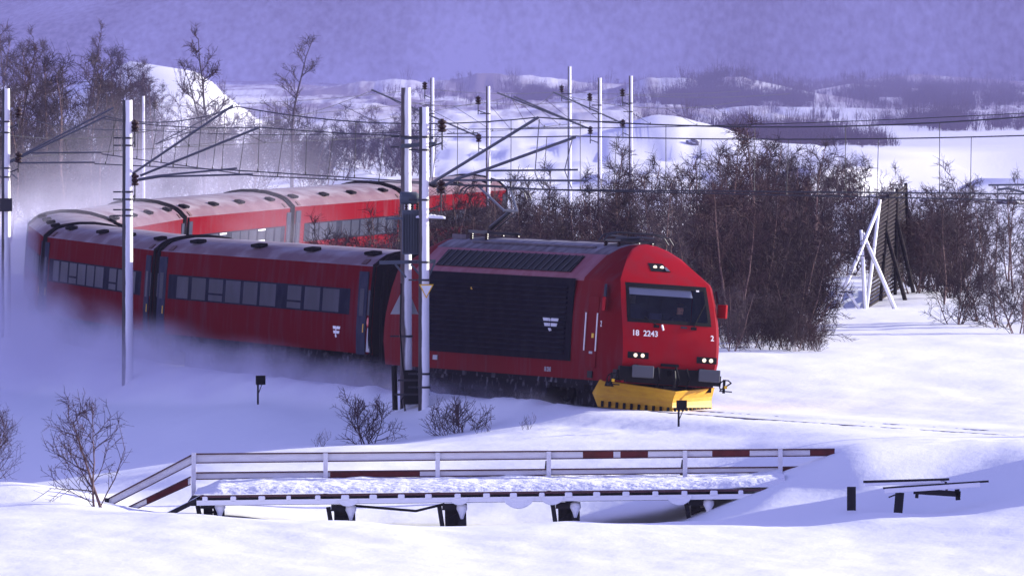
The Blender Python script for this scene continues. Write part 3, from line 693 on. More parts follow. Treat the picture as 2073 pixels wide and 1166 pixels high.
# driver sitting behind the windscreen
def person_driver():
    Rm = Matrix.Translation(loco.location) @ loco.rotation_euler.to_matrix().to_4x4()
    seat = Vector((.60, -HL + 1.25, 1.72))
    J = {'pelvis': (0, 0, 0), 'waist': (0, -.02, .2), 'chest': (0, -.04, .42), 'neck': (0, -.06, .58), 'head': (0, -.10, .72), 'crown': (0, -.09, .82)}
    verts = [Vector(v) for v in J.values()]; rad = [.16, .15, .17, .06, .098, .075]
    edges = [(i, i + 1) for i in range(5)]
    def add(p, pt, r): verts.append(Vector(pt)); rad.append(r); edges.append((p, len(verts) - 1)); return len(verts) - 1
    for sx in (-1, 1):
        a = add(2, (sx * .19, -.04, .46), .075); a = add(a, (sx * .25, -.12, .22), .05); a = add(a, (sx * .20, -.38, .20), .036); h = add(a, (sx * .19, -.46, .21), .03)
        for k in range(4):
            b = add(h, (sx * (.16 + .018 * k), -.52, .215), .010); add(b, (sx * (.16 + .018 * k), -.55 + .005 * abs(k - 1), .195), .008)
        b = add(h, (sx * .15, -.49, .22), .011); add(b, (sx * .135, -.52, .21), .009)
        l = add(0, (sx * .11, -.2, -.02), .085); l = add(l, (sx * .12, -.45, -.03), .065); l = add(l, (sx * .12, -.47, -.2), .05)
    me = bpy.data.meshes.new('person'); me.from_pydata(verts, edges, [])
    o = bpy.data.objects.new('person', me); COL.objects.link(o)
    sk = o.modifiers.new('skin', 'SKIN'); o.modifiers.new('sub', 'SUBSURF').levels = 2
    o.modifiers['sub'].render_levels = 2
    for i, d in enumerate(me.skin_vertices[0].data): d.radius = (rad[i], rad[i]); d.use_root = (i == 0)
    m = mat('person skin and jacket', (.02, .022, .035), .8); t = m.node_tree; b = t.nodes['Principled BSDF']
    tc = t.nodes.new('ShaderNodeTexCoord'); sp = t.nodes.new('ShaderNodeSeparateXYZ'); t.links.new(tc.outputs['Object'], sp.inputs[0])
    gt = t.nodes.new('ShaderNodeMath'); gt.operation = 'GREATER_THAN'; gt.inputs[1].default_value = .60; t.links.new(sp.outputs[2], gt.inputs[0])
    lt = t.nodes.new('ShaderNodeMath'); lt.operation = 'LESS_THAN'; lt.inputs[1].default_value = -.43; t.links.new(sp.outputs[1], lt.inputs[0])
    mxm = t.nodes.new('ShaderNodeMath'); mxm.operation = 'MAXIMUM'; t.links.new(gt.outputs[0], mxm.inputs[0]); t.links.new(lt.outputs[0], mxm.inputs[1])
    mx = t.nodes.new('ShaderNodeMix'); mx.data_type = 'RGBA'; mx.inputs[6].default_value = (.02, .022, .035, 1); mx.inputs[7].default_value = (.62, .30, .20, 1)
    t.links.new(mxm.outputs[0], mx.inputs[0]); t.links.new(mx.outputs[2], b.inputs['Base Color'])
    me.materials.append(m)
    o.matrix_world = Rm @ Matrix.Translation(seat)
    tag(o, 'driver in a dark jacket seated behind the right side of the windscreen', 'person')
    # nose, ears, hair and jacket as children
    f = MB(); f.lathe((0, -.09, .795), [(.085, -.03), (.104, 0), (.10, .03), (.06, .075), (.01, .085)], 12); f.build('hair', M['hair'], o, smooth=True)
    f = MB(); f.prism([(-.014, -.192, .70), (.014, -.192, .70), (.0, -.215, .705), (0, -.19, .745)], (0, .012, 0)); f.build('nose', M['skin'], o)
    f = MB(); f.lathe((0, -.02, 0), [(.165, -.05), (.175, .1), (.18, .25), (.19, .40), (.15, .5), (.08, .55)], 14)
    for v in range(len(f.v)): x, y, z = f.v[v]; f.v[v] = (x * 1.18, y * .95, z)
    for sx in (-1, 1): f.tube([(sx * .18, -.04, .46), (sx * .25, -.12, .22), (sx * .2, -.36, .2)], [.088, .064, .05], 8)
    f.build('jacket', M['jacket'], o, smooth=True)
    f = MB()
    for sx in (-1, 1): f.box((sx * .035, -.192, .745), (.026, .01, .012))
    f.box((0, -.192, .665), (.05, .01, .01)); f.build('eyes_and_mouth', M['hair'], o)
person_driver()

# ------------------------------------------------------------------ coaches
CP = [(.78, 1.43), (1.15, 1.49), (1.5, 1.5), (2.5, 1.5), (3.04, 1.48), (3.07, 1.49), (3.12, 1.42), (3.24, 1.30), (3.34, 1.16), (3.42, .95), (3.52, .5), (3.55, 0)]
WIN = [(9.95, 8.55), (8.10, 6.40), (6.02, 4.32), (3.97, 2.2), (1.86, .18), (-.13, -1.98), (-3.32, -4.9), (-5.30, -7.05), (-7.36, -9.2)]
def coach(k):
    sa, sb = -(19.0 + 25.9 * k), -(19.0 + 25.9 * (k + 1) - .5)
    labs = ['red passenger coach coupled right behind the locomotive', 'second red coach behind the locomotive, left end lost in blowing snow', 'red coach at the left end of the curve, mostly hidden by blown snow',
            'pink looking dusted coach in blown snow above the nearest coaches', 'bright red sunlit coach with white edged windows on the far side of the curve', 'bright red coach behind the bushes left of the twin poles', 'last red coach at the tail of the train behind bare bushes']
    r, L = veh_root('passenger_coach', sa, sb, labs[k], 'coach', 'red passenger coaches of the train')
    r.location.z = max(0, k - 2) * .035
    H2 = L / 2
    b = MB()
    for sx in (-1, 1):
        # body ends taper in a little over the last metre
        ysec = [(-H2, .955), (-H2 + .5, .985), (-H2 + 1.4, 1), (H2 - 1.4, 1), (H2 - .5, .985), (H2, .955)]
        for (ya, fa), (yb, fb) in zip(ysec[:-1], ysec[1:]):
            for (z0, w0), (z1, w1) in zip(CP[:-1], CP[1:]):
                b.add([(sx * w0 * fa, ya, z0), (sx * w0 * fb, yb, z0), (sx * w1 * fb, yb, z1), (sx * w1 * fa, ya, z1)], [(0, 1, 2, 3)], 0 if z0 < 3.065 else 1)
    for y, in ((-H2,), (H2,)):
        vs = [(sx * w * .955, y, z) for sx in (-1, 1) for (z, w) in (CP if sx > 0 else CP[::-1])]
        b.add(vs, [tuple(range(len(vs)))], 2)
    b.box((0, 0, .8), (2.8, L - .2, .04), mi=2)
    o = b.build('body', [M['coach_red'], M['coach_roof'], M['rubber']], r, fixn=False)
    bm = bmesh.new(); bm.from_mesh(o.data); bmesh.ops.remove_doubles(bm, verts=bm.verts, dist=.002); bmesh.ops.recalc_face_normals(bm, faces=bm.faces); bm.to_mesh(o.data); bm.free()
    sharpen(o, 28)
    for sx in ((-1,) if k < 2 else ((-1, 1) if k == 2 else (1,))):
        f = MB(); f.box((sx * 1.503, .35, 2.11), (.016, 21.4, .68)); f.build('window_band', M['band'], r)
        for (ya, yb) in WIN:
            f = MB(); f.box((sx * 1.509, (ya + yb) / 2, 2.11), (.020, abs(ya - yb), .60)); wn = f.build('window', M['pane'], r, bevel=.03)
            if (ya, yb) in (WIN[6], WIN[2]) and k in (1, 0, 4):
                q = MB(); m_ = M['band'] if k < 2 else M['white_paint']
                q.box((sx * 1.522, (ya + yb) / 2, 2.0), (.012, abs(ya - yb), .05)); 
                if k == 4: q.box((sx * 1.522, (ya + yb) / 2, 2.39), (.012, abs(ya - yb), .05))
                q.build('vent_bar', m_, wn)
        for e in (-1, 1):
            yc = e * 11.75 + (.1 if e > 0 else -.0)
            f = MB()
            f.box((sx * 1.501, yc, 2.15), (.03, .95, 1.55)); 
            f.add([(sx * 1.502, yc - .47, 1.40), (sx * 1.502, yc + .47, 1.40), (sx * 1.46, yc + .47, .76), (sx * 1.46, yc - .47, .76), (sx * 1.516, yc - .47, 1.40), (sx * 1.516, yc + .47, 1.40), (sx * 1.475, yc + .47, .76), (sx * 1.475, yc - .47, .76)],
                  [(0, 1, 2, 3), (4, 7, 6, 5), (0, 4, 5, 1), (2, 6, 7, 3), (0, 3, 7, 4), (1, 5, 6, 2)])
            d = f.build('door', M['door_grey'], r)
            q = MB(); q.box((sx * 1.52, yc, 2.12), (.012, .45, .72)); q.build('door_window', M['pane'], d, bevel=.02)
            q = MB(); q.box((sx * 1.522, yc - .3, 1.45), (.02, .05, .22)); q.build('handle', M['yellow_paint'], d)
            f = MB(); f.box((sx * 1.487, e * 12.42, 2.12), (.02, .22, .66)); f.build('end_window', M['pane'], r)
            f = MB(); f.prism([(sx * 1.43, e * 11.6, 3.10), (sx * 1.43, e * 11.1, 3.10), (sx * 1.30, e * 11.1, 3.225), (sx * 1.30, e * 11.6, 3.225)], (sx * .02, 0, .03)); f.build('roof_hatch', M['rail_cap'], r)
        for y in (9.4, 2.0, -4.2, -11.0):
            f = MB(); f.box((sx * 1.12, y, 3.42), (.28, .95, .09), Matrix.Rotation(sx * .25, 3, 'Y')); f.build('roof_vent', M['rubber'], r, bevel=.03)
    for e in (-1, 1):
        f = MB(); pts = [(w * .98, e * (H2 - .06), z + .02) for (z, w) in CP] + [(-w * .98, e * (H2 - .06), z + .02) for (z, w) in CP[::-1][1:]]
        f.tube(pts, .055, 6); f.build('end_ring', M['rubber'], r)
    for e in ((1, -1) if k == 0 else ((1,) if k < 6 else ())):
        f = MB()
        pr = [(.45, 1.2), (2.0, 1.32), (3.0, 1.27), (3.35, .92), (3.45, 0)]
        for j in range(5):
            y = e * (H2 + .05 + j * .1); vs = [(w * (1 if j % 2 else .93), y, z) for z, w in pr] + [(-w * (1 if j % 2 else .93), y, z) for z, w in pr[::-1][1:]]
            f.prism(vs, (0, e * .08, 0))
        f.build('gangway_bellows', M['rubber'], r)
    for yc in (-H2 + 3.4, H2 - 3.4): bogie(r, yc, 2.5, .46)
    f = MB(); rg = random.Random(k)
    y = -6.5
    while y < 6.5:
        l = rg.uniform(.8, 2.2); f.box((0, y + l / 2, .58), (2.5, l, rg.uniform(.3, .5))); y += l + rg.uniform(.2, .7)
    f.box((0, 0, .32), (1.3, L - 1.2, .9))  # full-length core sunk below rail level so no sunlight passes under the coach
    f.build('underfloor_box', M['under'], r)
    if k == 0:
        emblem(r, -1.505, -8.7, 1.14, .8, M['white_paint'], .30)
        f = MB(); f.lathe((-1.46, -12.5, 1.62), [(.09, 0), (.12, -.01), (.12, -.05), (.09, -.06)], 14, axis='X'); f.build('tail_lamp', M['red_light'], r)
        f = MB(); f.box((-1.455, -12.5, 1.15), (.03, .34, .62)); f.build('end_panel', M['grey_panel'], r)
    if k == 1:
        f = MB(); f.tube([(-.3, -10.6, 3.5), (-.3, -10.6, 4.05)], [.05, .03], 6); f.build('antenna', M['rubber'], r)
    return r
coaches = [coach(k) for k in range(7)]

# ------------------------------------------------------------------ masts and overhead line
def mast(base, ztop, r0, r1, m, label, group, arms=(), feeders=(), bands=(), name='catenary_mast', cat='mast'):
    """arms: lists of world points; feeders: world points of small stand-off insulators"""
    base = Vector(base); e = empty(name, base, label, cat, group)
    L = lambda p: Vector(p) - base
    p = MB(); h = ztop - base.z; p.tube([(0, 0, -.7), (0, 0, h * .5), (0, 0, h)], [r0, (r0 + r1) / 2, r1], 14); po = p.build('pole', m, e); sharpen(po, 40)
    for zb in bands:
        q = MB(); z = zb - base.z; rr = r0 + (r1 - r0) * z / h
        q.lathe((0, 0, z - .035), [(rr + .02, 0), (rr + .02, .05)], 14); q.box((-rr - .14, 0, z - .01), (.22, .04, .04)); q.build('band', M['darksteel'], e)
    for pts in arms:
        rad, pts = pts[0], [L(p_) for p_ in pts[1:]]
        q = MB(); q.tube(pts, rad, 7); q.build('cantilever_arm', M['tube_grey'], e)
    for (p_, drop) in feeders:
        lp = L(p_); q = MB(); ins(q, lp, .34, .12, 3); q.build('insulator', M['insul'], e)
        q = MB(); q.tube([lp, lp - Vector((0, 0, drop))], .02, 5); zz = lp.z - drop * .6
        side = -1 if lp.x > 0 else 1
        q.tube([lp - Vector((0, 0, drop * .6)), (-side * r1 * .8, 0, zz - .12)], .02, 5); q.build('bracket', M['darksteel'], e)
    return e
G1 = 'catenary masts along the near side of the line'
G2 = 'catenary masts along the far stretch of the line'
def root_of(px, Y): x = xat(px, Y); return (x, Y, gz(x, Y) - .02)
# mast in front of the second coach
Y = 341.5
b0 = root_of(258, Y)
mast(b0, at(256, 203, Y).z, .165, .135, M['concrete'], 'snow plastered mast in front of the second coach, its lower half in shade', G1,
     arms=[(.035, at(268, 352, Y), at(472, 214, Y)), (.035, at(284, 356, Y), at(526, 258, Y + .6)), (.028, at(280, 363, Y), at(320, 356, Y), at(480, 341, Y)), (.028, at(276, 366, Y + .6), at(325, 358, Y + .6), at(512, 353, Y + .6)),
           (.014, at(472, 214, Y), at(313, 293, Y))],
     feeders=[(at(273, 268, Y), .42), (at(273, 376, Y), .42)], bands=[at(0, 279, Y).z, at(0, 294, Y).z, at(0, 388, Y).z, at(0, 403, Y).z, at(0, 424, Y).z, at(0, 436, Y).z])
# twin poles
Y = 311.4; b1 = root_of(858, Y)
m862 = mast(b1, at(862, 217, Y).z, .15, .12, M['concrete'], 'right pole of the twin poles, white with snow, bearing the yellow edged triangle sign', 'twin poles in front of the locomotive',
     arms=[(.04, at(872, 372, Y), at(1090, 238, Y)), (.04, at(884, 386, Y), at(925, 362, Y), at(985, 343, Y), at(1165, 278, Y + .8)), (.028, at(895, 365, Y), at(1190, 366, Y)), (.026, at(985, 346, Y + .8), at(1170, 344, Y + .8)),
           (.014, at(1092, 242, Y), at(1083, 350, Y), at(1092, 372, Y), at(1112, 398, Y)), (.014, at(1160, 275, Y + .8), at(1143, 345, Y + .8), at(1158, 383, Y + .8))],
     feeders=[(at(895, 268, Y), .45), (at(893, 392, Y), .5)], bands=[at(0, 277, Y).z, at(0, 303, Y).z, at(0, 404, Y).z, at(0, 530, Y).z, at(0, 566, Y).z, at(0, 756, Y).z, at(0, 783, Y).z])
b2 = (xat(822, Y + 1.2), Y + 1.2, gz(xat(822, Y + 1.2), Y + 1.2))
mast(b2, at(827, 178, Y + 1.2).z, .16, .125, M['mast_thin'], 'left pole of the twin poles, taller grey timber carrying the transformer', 'twin poles in front of the locomotive',
     bands=[at(0, 277, Y).z, at(0, 298, Y).z, at(0, 682, Y).z], name='utility_pole', cat='pole')
# transformer hung between the poles
tb = at(836, 515, Y + .4); tr_ = empty('transformer', tb, 'blue grey finned transformer with round tank hung on the twin poles', 'transformer')
L_ = lambda px, py, dy=0: at(px, py, Y + .4 + dy) - tb
q = MB(); c0 = L_(832, 470)
q.box(c0 + Vector((0, 0, 0)), (.44, .42, 1.12)); q.build('tank', M['transf'], tr_, bevel=.02)
for k in range(7):
    f = MB(); f.box(c0 + Vector((-.20 + k * .067, -.27, -.03)), (.022, .12, .98)); f.build('cooling_fin', M['transf'], tr_)
q = MB(); p = L_(828, 401); q.lathe(p + Vector((-.24, 0, 0)), [(.04, 0), (.15, .02), (.16, .06), (.16, .42), (.12, .46), (.05, .62)], 14, axis='X'); q.build('conservator', M['transf'], tr_, smooth=True)
q = MB()
for x in (-.12, .03, .16): ins(q, c0 + Vector((x, 0, .56)), .2, .045, 3)
q.build('bushing', M['insul'], tr_)
for a, b, w1, w2 in ((L_(782, 443, .1), L_(900, 441, -.1), .32, .05), (L_(768, 532), L_(882, 529), .1, .09), (L_(768, 532, .5), L_(882, 529, .5), .1, .09), (L_(800, 535), L_(822, 562), .05, .05), (L_(832, 535), L_(854, 562), .05, .05),
                     (L_(880, 533), L_(868, 560), .05, .05), (L_(812, 296), L_(882, 291), .12, .1), (L_(812, 281), L_(878, 280), .05, .05)):
    q = MB(); q.beam(a, b, w1, w2); q.build('support_beam', M['transf'], tr_)
q = MB(); rg = random.Random(5); a, b = L_(842, 441, -.3), L_(902, 443, -.3)
n = 16; vs = []
for i in range(n + 1):
    t_ = i / n; c_ = a.lerp(b, t_); hh = .03 + .06 * math.sin(math.pi * t_) ** .5 * rg.uniform(.6, 1)
    vs.append([c_ + Vector((0, -.16, 0)), c_ + Vector((0, -.10, hh)), c_ + Vector((0, .3, hh * 1.1)), c_ + Vector((0, .36, 0))])
for i in range(n): 
    for j in range(3): q.add([vs[i][j], vs[i][j + 1], vs[i + 1][j + 1], vs[i + 1][j]], [(0, 1, 2, 3)])
q.build('snow_cap', M['snow'], tr_, smooth=True)
# switch cabinet and cables at the foot
cb = at(836, 782, Y + .7); cab = empty('switch_cabinet', cb, 'black switch cabinet strapped low between the twin poles', 'cabinet')
q = MB(); q.box((0, 0, -.02), (.46, .34, .86)); q.build('box', M['black'], cab, bevel=.02)
q = MB()
for x, y1_ in ((-.30, -.55), (-.22, -.62), (.18, -.6)): q.tube([(x * .6, -.1, -.2), (x, -.12, -.35), (x * .9, -.1, y1_)], .025, 6)
q.tube([(-.48, .05, .52), (-.45, 0, -.6)], .07, 8); q.tube([(-.30, 0, 2.6), (-.32, -.05, 1.4), (-.26, -.1, .5), (-.12, -.15, -.2)], .022, 6); q.build('cable', M['black'], cab)
q = MB(); q.box((-.02, -.19, .16), (.72, .03, .05)); q.box((-.02, -.19, -.20), (.90, .03, .05)); q.build('strap', M['darksteel'], cab)
# signs on the poles
sg = empty('triangle_sign', at(863, 590, Y - .2), 'small white triangle sign with yellow edge, point down, on the right twin pole', 'sign')
def tri(w_, h_, dn, th): 
    s_ = -1 if dn else 1
    return [Vector((-w_ / 2, 0, -s_ * h_ / 2)), Vector((w_ / 2, 0, -s_ * h_ / 2)), Vector((0, 0, s_ * h_ / 2))]
q = MB(); q.prism(tri(.37, .36, True, 0), (0, .02, 0)); q.build('border', M['yellow_paint'], sg)
q = MB(); q.prism([p * .76 + Vector((0, -.006, .012)) for p in tri(.37, .36, True, 0)], (0, .004, 0)); q.build('face', M['white_paint'], sg)
b_ = MB(); b_.prism([at(790, 636, Y + 1.45), at(847, 636, Y + 1.45), at(821, 574, Y + 1.45)], (0, .03, 0))
tag(b_.build('triangle_board', M['grey_panel']), 'plain grey triangular board, point up, behind the left twin pole', 'sign')
# mast at the left edge
Y = 376.0; bl = root_of(12, Y)
mast(bl, at(12, 180, Y).z, .15, .12, M['concrete'], 'mast at the left edge of the picture standing in blown snow', G1,
     arms=[(.03, at(14, 332, Y), at(215, 236, Y)), (.03, at(14, 330, Y), at(230, 219, Y + .6)), (.026, at(36, 330, Y), at(192, 329, Y)), (.024, at(50, 310, Y + .6), at(206, 309, Y + .6)), (.02, at(14, 345, Y), at(36, 362, Y))],
     feeders=[(at(37, 240, Y), .3), (at(37, 330, Y), .3)], bands=[at(0, 246, Y).z, at(0, 268, Y).z, at(0, 340, Y).z, at(0, 358, Y).z])
q = MB(); q.box(at(12, 415, Y - .2), (.38, .12, .40)); tag(q.build('relay_box', M['darksteel']), 'dark box fixed halfway up the mast at the left edge', 'box')
# mast beyond the right edge whose arm reaches into the picture
Y = 284.0; bx = xat(2290, Y)
mast((bx, Y, gz(bx, Y)), 7.5, .15, .12, M['concrete'], 'mast just outside the right edge whose arm tip reaches into the picture', G1,
     arms=[(.022, at(2280, 372, Y), at(2001, 375, Y)), (.028, at(2280, 420, Y), at(2110, 398, Y), at(2040, 382, Y), at(2020, 384, Y)), (.014, at(2020, 375, Y), at(2020, 405, Y))], feeders=[])
# far masts
far_masts = [(289, 195, 470, 'dark slim mast rising behind the far coaches beside the snow plastered mast'), (875, 158, 530, 'slim white lit mast rising behind the twin poles'), (988, 175, 493, 'dark mast with arm reaching left above the pantograph'),
             (1153, 135, 569, 'tallest slim white mast, without an arm, left of two darker ones'), (1214, 158, 523, 'mast white above and dark below, arms reaching left, behind the cab roof'), (1277, 154, 532, 'thin dark mast furthest right among the far masts')]
arms_f = {988: [(.035, (968, 277), (752, 182)), (.022, (968, 270), (905, 271))], 1214: [(.035, (1195, 262), (1040, 196)), (.035, (1190, 260), (1006, 188)), (.022, (1190, 258), (1060, 259))], 1277: [(.035, (1260, 250), (1120, 187)), (.02, (1258, 246), (1180, 246))]}
ins_f = {289: [(313, 222)], 875: [(860, 182)], 988: [(968, 212), (969, 288)], 1153: [(1137, 188)], 1214: [(1194, 205), (1195, 272)], 1277: [(1260, 196), (1261, 258)]}
for px, pt, Y, lab in far_masts:
    bs = root_of(px, Y); mm = M['mast_thin'] if px in (289, 988, 1277, 1214) else M['concrete']
    mast(bs, at(px, pt, Y).z, .10, .08, mm, lab, G2, arms=[(a[0], at(*a[1], Y), at(*a[2], Y)) for a in arms_f.get(px, [])], feeders=[(at(*p_, Y), .4) for p_ in ins_f.get(px, [])], bands=[at(0, pt + 55, Y).z, at(0, pt + 72, Y).z])

def wire_line(name, label, supports, sag, r=.012, contact=None, drops=5, cat='overhead wire', group=None):
    e = empty(name, supports[0], label, cat, group); o0 = Vector(supports[0])
    pts = []; 
    for i, (a, b) in enumerate(zip(supports[:-1], supports[1:])):
        a, b = Vector(a), Vector(b)
        for k in range(12): t_ = k / 12; p = a.lerp(b, t_); p.z -= 4 * sag * t_ * (1 - t_); pts.append(p - o0)
    pts.append(Vector(supports[-1]) - o0)
    q = MB(); q.tube(pts, r, 5); q.build('messenger_wire' if contact else 'wire', M['wire'], e)
    if contact:
        cp = []
        for i, (a, b) in enumerate(zip(contact[:-1], contact[1:])):
            for k in range(12): cp.append(Vector(a).lerp(Vector(b), k / 12) - o0)
        cp.append(Vector(contact[-1]) - o0)
        q = MB(); q.tube(cp, r, 5); q.build('contact_wire', M['wire'], e)
        for i in range(0, len(pts) - 1):
            if i % (12 // drops) == 1 + (12 // drops) // 2 - 1:
                q = MB(); q.tube([pts[i], cp[i]], .009, 4); q.lathe(cp[i] + Vector((0, 0, .0)), [(.02, 0), (.02, .08)], 5); q.build('dropper', M['wire'], e)
    return e
sA = [(215, 236, 376), (480, 216, 341.5), (1090, 238, 311.4), (2200, 226, 283), (3400, 150, 262)]
cA = [(192, 332, 376), (475, 345, 341.5), (1090, 384, 311.4), (2200, 394, 283), (3400, 410, 262)]
wire_line('catenary_line', 'upper overhead line sagging above the locomotive with long droppers', [at(*p) for p in sA], .30, .017, [at(*p) for p in cA], 5, group='overhead lines above the train')
sB = [(206, 240, 376.6), (526, 258, 342.1), (1165, 276, 312.2), (2260, 268, 284), (3500, 230, 263)]
cB = [(206, 312, 376.6), (512, 356, 342.1), (1158, 386, 312.2), (2260, 410, 284), (3500, 440, 263)]
wire_line('catenary_line', 'lower overhead line running below the upper one over the locomotive roof', [at(*p) for p in sB], .12, .016, [at(*p) for p in cB], 6, group='overhead lines above the train')
sF = [(752, 184, 493), (1030, 196, 523), (1120, 188, 532), (1500, 205, 575)]
cF = [(905, 272, 493), (1060, 262, 523), (1185, 248, 532), (1560, 258, 575)]
wire_line('catenary_line', 'thin far overhead line between the masts behind the locomotive', [at(*p) for p in [(-150, 240, 415), (320, 262, 440), (752, 184, 493)] + sF[1:]], .5, .012, [at(*p) for p in [(-150, 330, 415), (330, 300, 440)] + cF], 4, group='overhead lines above the train')
for pts, lab in (([(37, 236, 376), (273, 262, 341.5), (895, 262, 311.4), (2400, 210, 280)], 'feeder wire on the brown insulators of the near masts'), ([(313, 216, 470), (860, 180, 530), (1137, 186, 569), (1500, 185, 620)], 'thin feeder wire on the slim white far masts'),
                 ([(330, 300, 440), (968, 208, 493), (1194, 200, 523), (1260, 192, 532), (1600, 190, 580)], 'thin feeder wire on the dark far masts')):
    wire_line('feeder_wire', lab, [at(*p) for p in pts], .15, .010, cat='wire')
q_ = MB(); q_.tube([at(313, 293, 341.5), at(400, 262, 342), at(526, 240, 400), at(900, 205, 493)], .010, 5); tag(q_.build('guy_wire', M['wire']), 'slanting guy wire running back from the shaded mast arm', 'wire')

# ------------------------------------------------------------------ little signs and stakes beside the line
def marker(px, pyb, pyt, Y, label, tilt=0):
    b = at(px, pyb, Y); b.z = gz(b.x, Y); h = at(px, pyt, Y).z - b.z
    e = empty('marker_sign', b, label, 'sign')
    q = MB(); q.box((0, 0, h / 2 - .2), (.05, .05, h + .3)); q.build('post', M['wood_dark'], e)
    q = MB(); q.box((.07, -.04, h - .12), (.26, .03, .24), Matrix.Rotation(.35, 3, 'Z')); q.build('board', M['black'], e)
    q = MB(); q.tube([(.02, -.02, h - .45), (.1, -.03, h - .24)], .012, 5); q.build('brace', M['wood_dark'], e)
marker(522, 818, 760, 322, 'small dark marker board on a post in shaded snow beside the coach')
marker(1374, 871, 810, 295, 'small dark marker board on a post in front of the yellow plough')
q = MB(); p = at(926, 835, 306.5); z = gz(p.x, p.y); q.box((p.x, p.y, z + .2), (.07, .07, .66)); tag(q.build('stake', M['wood_dark']), 'short dark stake beside the low bush right of the twin poles', 'stake')

# ------------------------------------------------------------------ timber ramp bridge in the foreground
YB, YF = 269.6, 273.2
br = empty('ramp_bridge', at(900, 1020, YB), 'long snow covered timber loading bridge with white and dark red railing', 'bridge')
o0 = br.location.copy()
def Bq(px, py, Y): return at(px, py, Y) - o0
# deck
dz = lambda px: at(px, 1009 - (px - 400) * .0120, YB).z
q = MB(); a = Vector((xat(400, YB), 0, 0)); 
def deckpt(px, Y, dzz=0): return Vector((xat(px, YB), Y, dz(px) + dzz)) - o0
q.add([deckpt(380, YB, -.06), deckpt(1580, YB, -.06), deckpt(1580, YF + .1, -.06), deckpt(380, YF + .1, -.06), deckpt(380, YB, -.16), deckpt(1580, YB, -.16), deckpt(1580, YF + .1, -.16), deckpt(380, YF + .1, -.16)],
      [(0, 1, 2, 3), (4, 7, 6, 5), (0, 4, 5, 1), (1, 5, 6, 2), (2, 6, 7, 3), (3, 7, 4, 0)]); q.build('deck', M['wood_dark'], br)
q = MB(); q.beam(deckpt(398, YB - .12, -.09), deckpt(1570, YB - .12, -.09), .12, .11); edge = q.build('edge_beam', add_snow(M['wood'].copy(), (0, -1, .2), .35, .6, .9, 1.3, stretch=(1, 1, .3)), br)
q = MB(); q.beam(deckpt(405, YB - .10, .045), deckpt(1575, YB - .10, .045), .12, .05); q.build('kerb_timber', M['rail_cap'], br)
rg = random.Random(3)
px = 415; k = 0
while px < 1560:
    wd = rg.uniform(9, 16); q = MB(); c_ = deckpt(px, YB - .13, -.01); q.box(c_, (wd / 92, .16, .115)); q.build('snow_plug', M['snow'], br, bevel=.025); px += rg.uniform(54, 60); k += 1
for pc, wpx, dp in ((1050, 62, .19), (1118, 44, .12), (1375, 50, .16), (705, 40, .1), (930, 36, .1)):  # curtains of snow sagging from the kerb
    q = MB(); n = 12; f0 = []
    for i in range(n + 1):
        t_ = i / n; x_ = pc - wpx / 2 + wpx * t_; sagz = dp * (1 - (2 * t_ - 1) ** 2) ** .8
        f0.append((deckpt(x_, YB - .20, -.06 - sagz * .45), deckpt(x_, YB - .21, -.10 - sagz), deckpt(x_, YB - .17, -.11 - sagz), deckpt(x_, YB - .15, -.05 - sagz * .4)))
    for i in range(n):
        for j in range(4): q.add([f0[i][j], f0[i][(j + 1) % 4], f0[i + 1][(j + 1) % 4], f0[i + 1][j]], [(0, 1, 2, 3)])
    q.build('snow_curtain', M['snow'], br, smooth=True)
# lumpy snow lying on the deck
xs2 = np.linspace(xat(392, YB), xat(1590, YB), 210); ys2 = np.linspace(YB - .06, YF + .35, 22)
Xg, Yg = np.meshgrid(xs2, ys2)
def deck_snow(X, Y):
    px = X / YB * FPX + 1036.5; base = CAMH - ((1009 - (px - 400) * .0120) - YH) / FPX * YB
    v = (Y - YB) / (YF - YB)
    th = .13 + .09 * sstep(0, .45, v) + .022 * fbm(X / .55, Y / .7, 61, 3) + .045 * fbm(X / 2.5, Y / 2, 65, 2)
    ed = sstep(-.03, .10, v) * sstep(0, .6, X - xs2[0]); return base + .05 + np.maximum(th, .02) * (.25 + .75 * ed) + .10 * sstep(1460, 1600, px) * v
so = grid_mesh('snow_cover', xs2, ys2, deck_snow, M['snow']); so.data.transform(Matrix.Translation(-o0)); so.parent = br
# piers
for pc, top, bot in ((425, 1016, 1046), (690, 1021, 1056), (915, 1019, 1060), (1145, 1016, 1062), (1415, 1010, 1040)):
    q = MB(); zt, zb = at(0, top, YB).z - .06, at(0, bot, YB).z - .45
    P = lambda px, z, dy=0: Vector((xat(px, YB), YB + .2 + dy, z)) - o0
    q.beam(P(pc - 20, zt - .02), P(pc + 30, zt - .02), .2, .14); pr_ = q.build('pier', M['wood_dark'], br)
    for a_, b_, w1, w2 in ((P(pc - 26, zt), P(pc - 14, zb), .10, .07), (P(pc + 20, zt), P(pc + 22, zb), .18, .17), (P(pc - 6, zt, .5), P(pc - 4, zb, .5), .2, .16), (P(pc + 10, zt, 2.5), P(pc + 10, zb, 2.5), .2, .2), (P(pc - 14, zb + .5, .3), P(pc + 20, zt - .15, .3), .05, .12)):
        q = MB(); q.beam(a_, b_, w1, w2, up=Vector((0, 1, 0))); q.build('leg', M['wood_dark'], pr_)
    q = MB(); n = 8
    cpt = P(pc + 20, zt + .02, -.18); q.lathe(cpt + Vector((0, 0, -.16)), [(.03, -.14), (.07, -.02), (.12, .08), (.11, .17), (.03, .21)], 10); q.build('snow_clump', M['snow'], pr_, smooth=True)
q = MB(); q.tube([Bq(700, 1022, YB + .3), Bq(842, 1034, YB + .3), Bq(900, 1020, YB + .3)], .03, 5); q.build('loose_pole', M['wood_dark'], br)
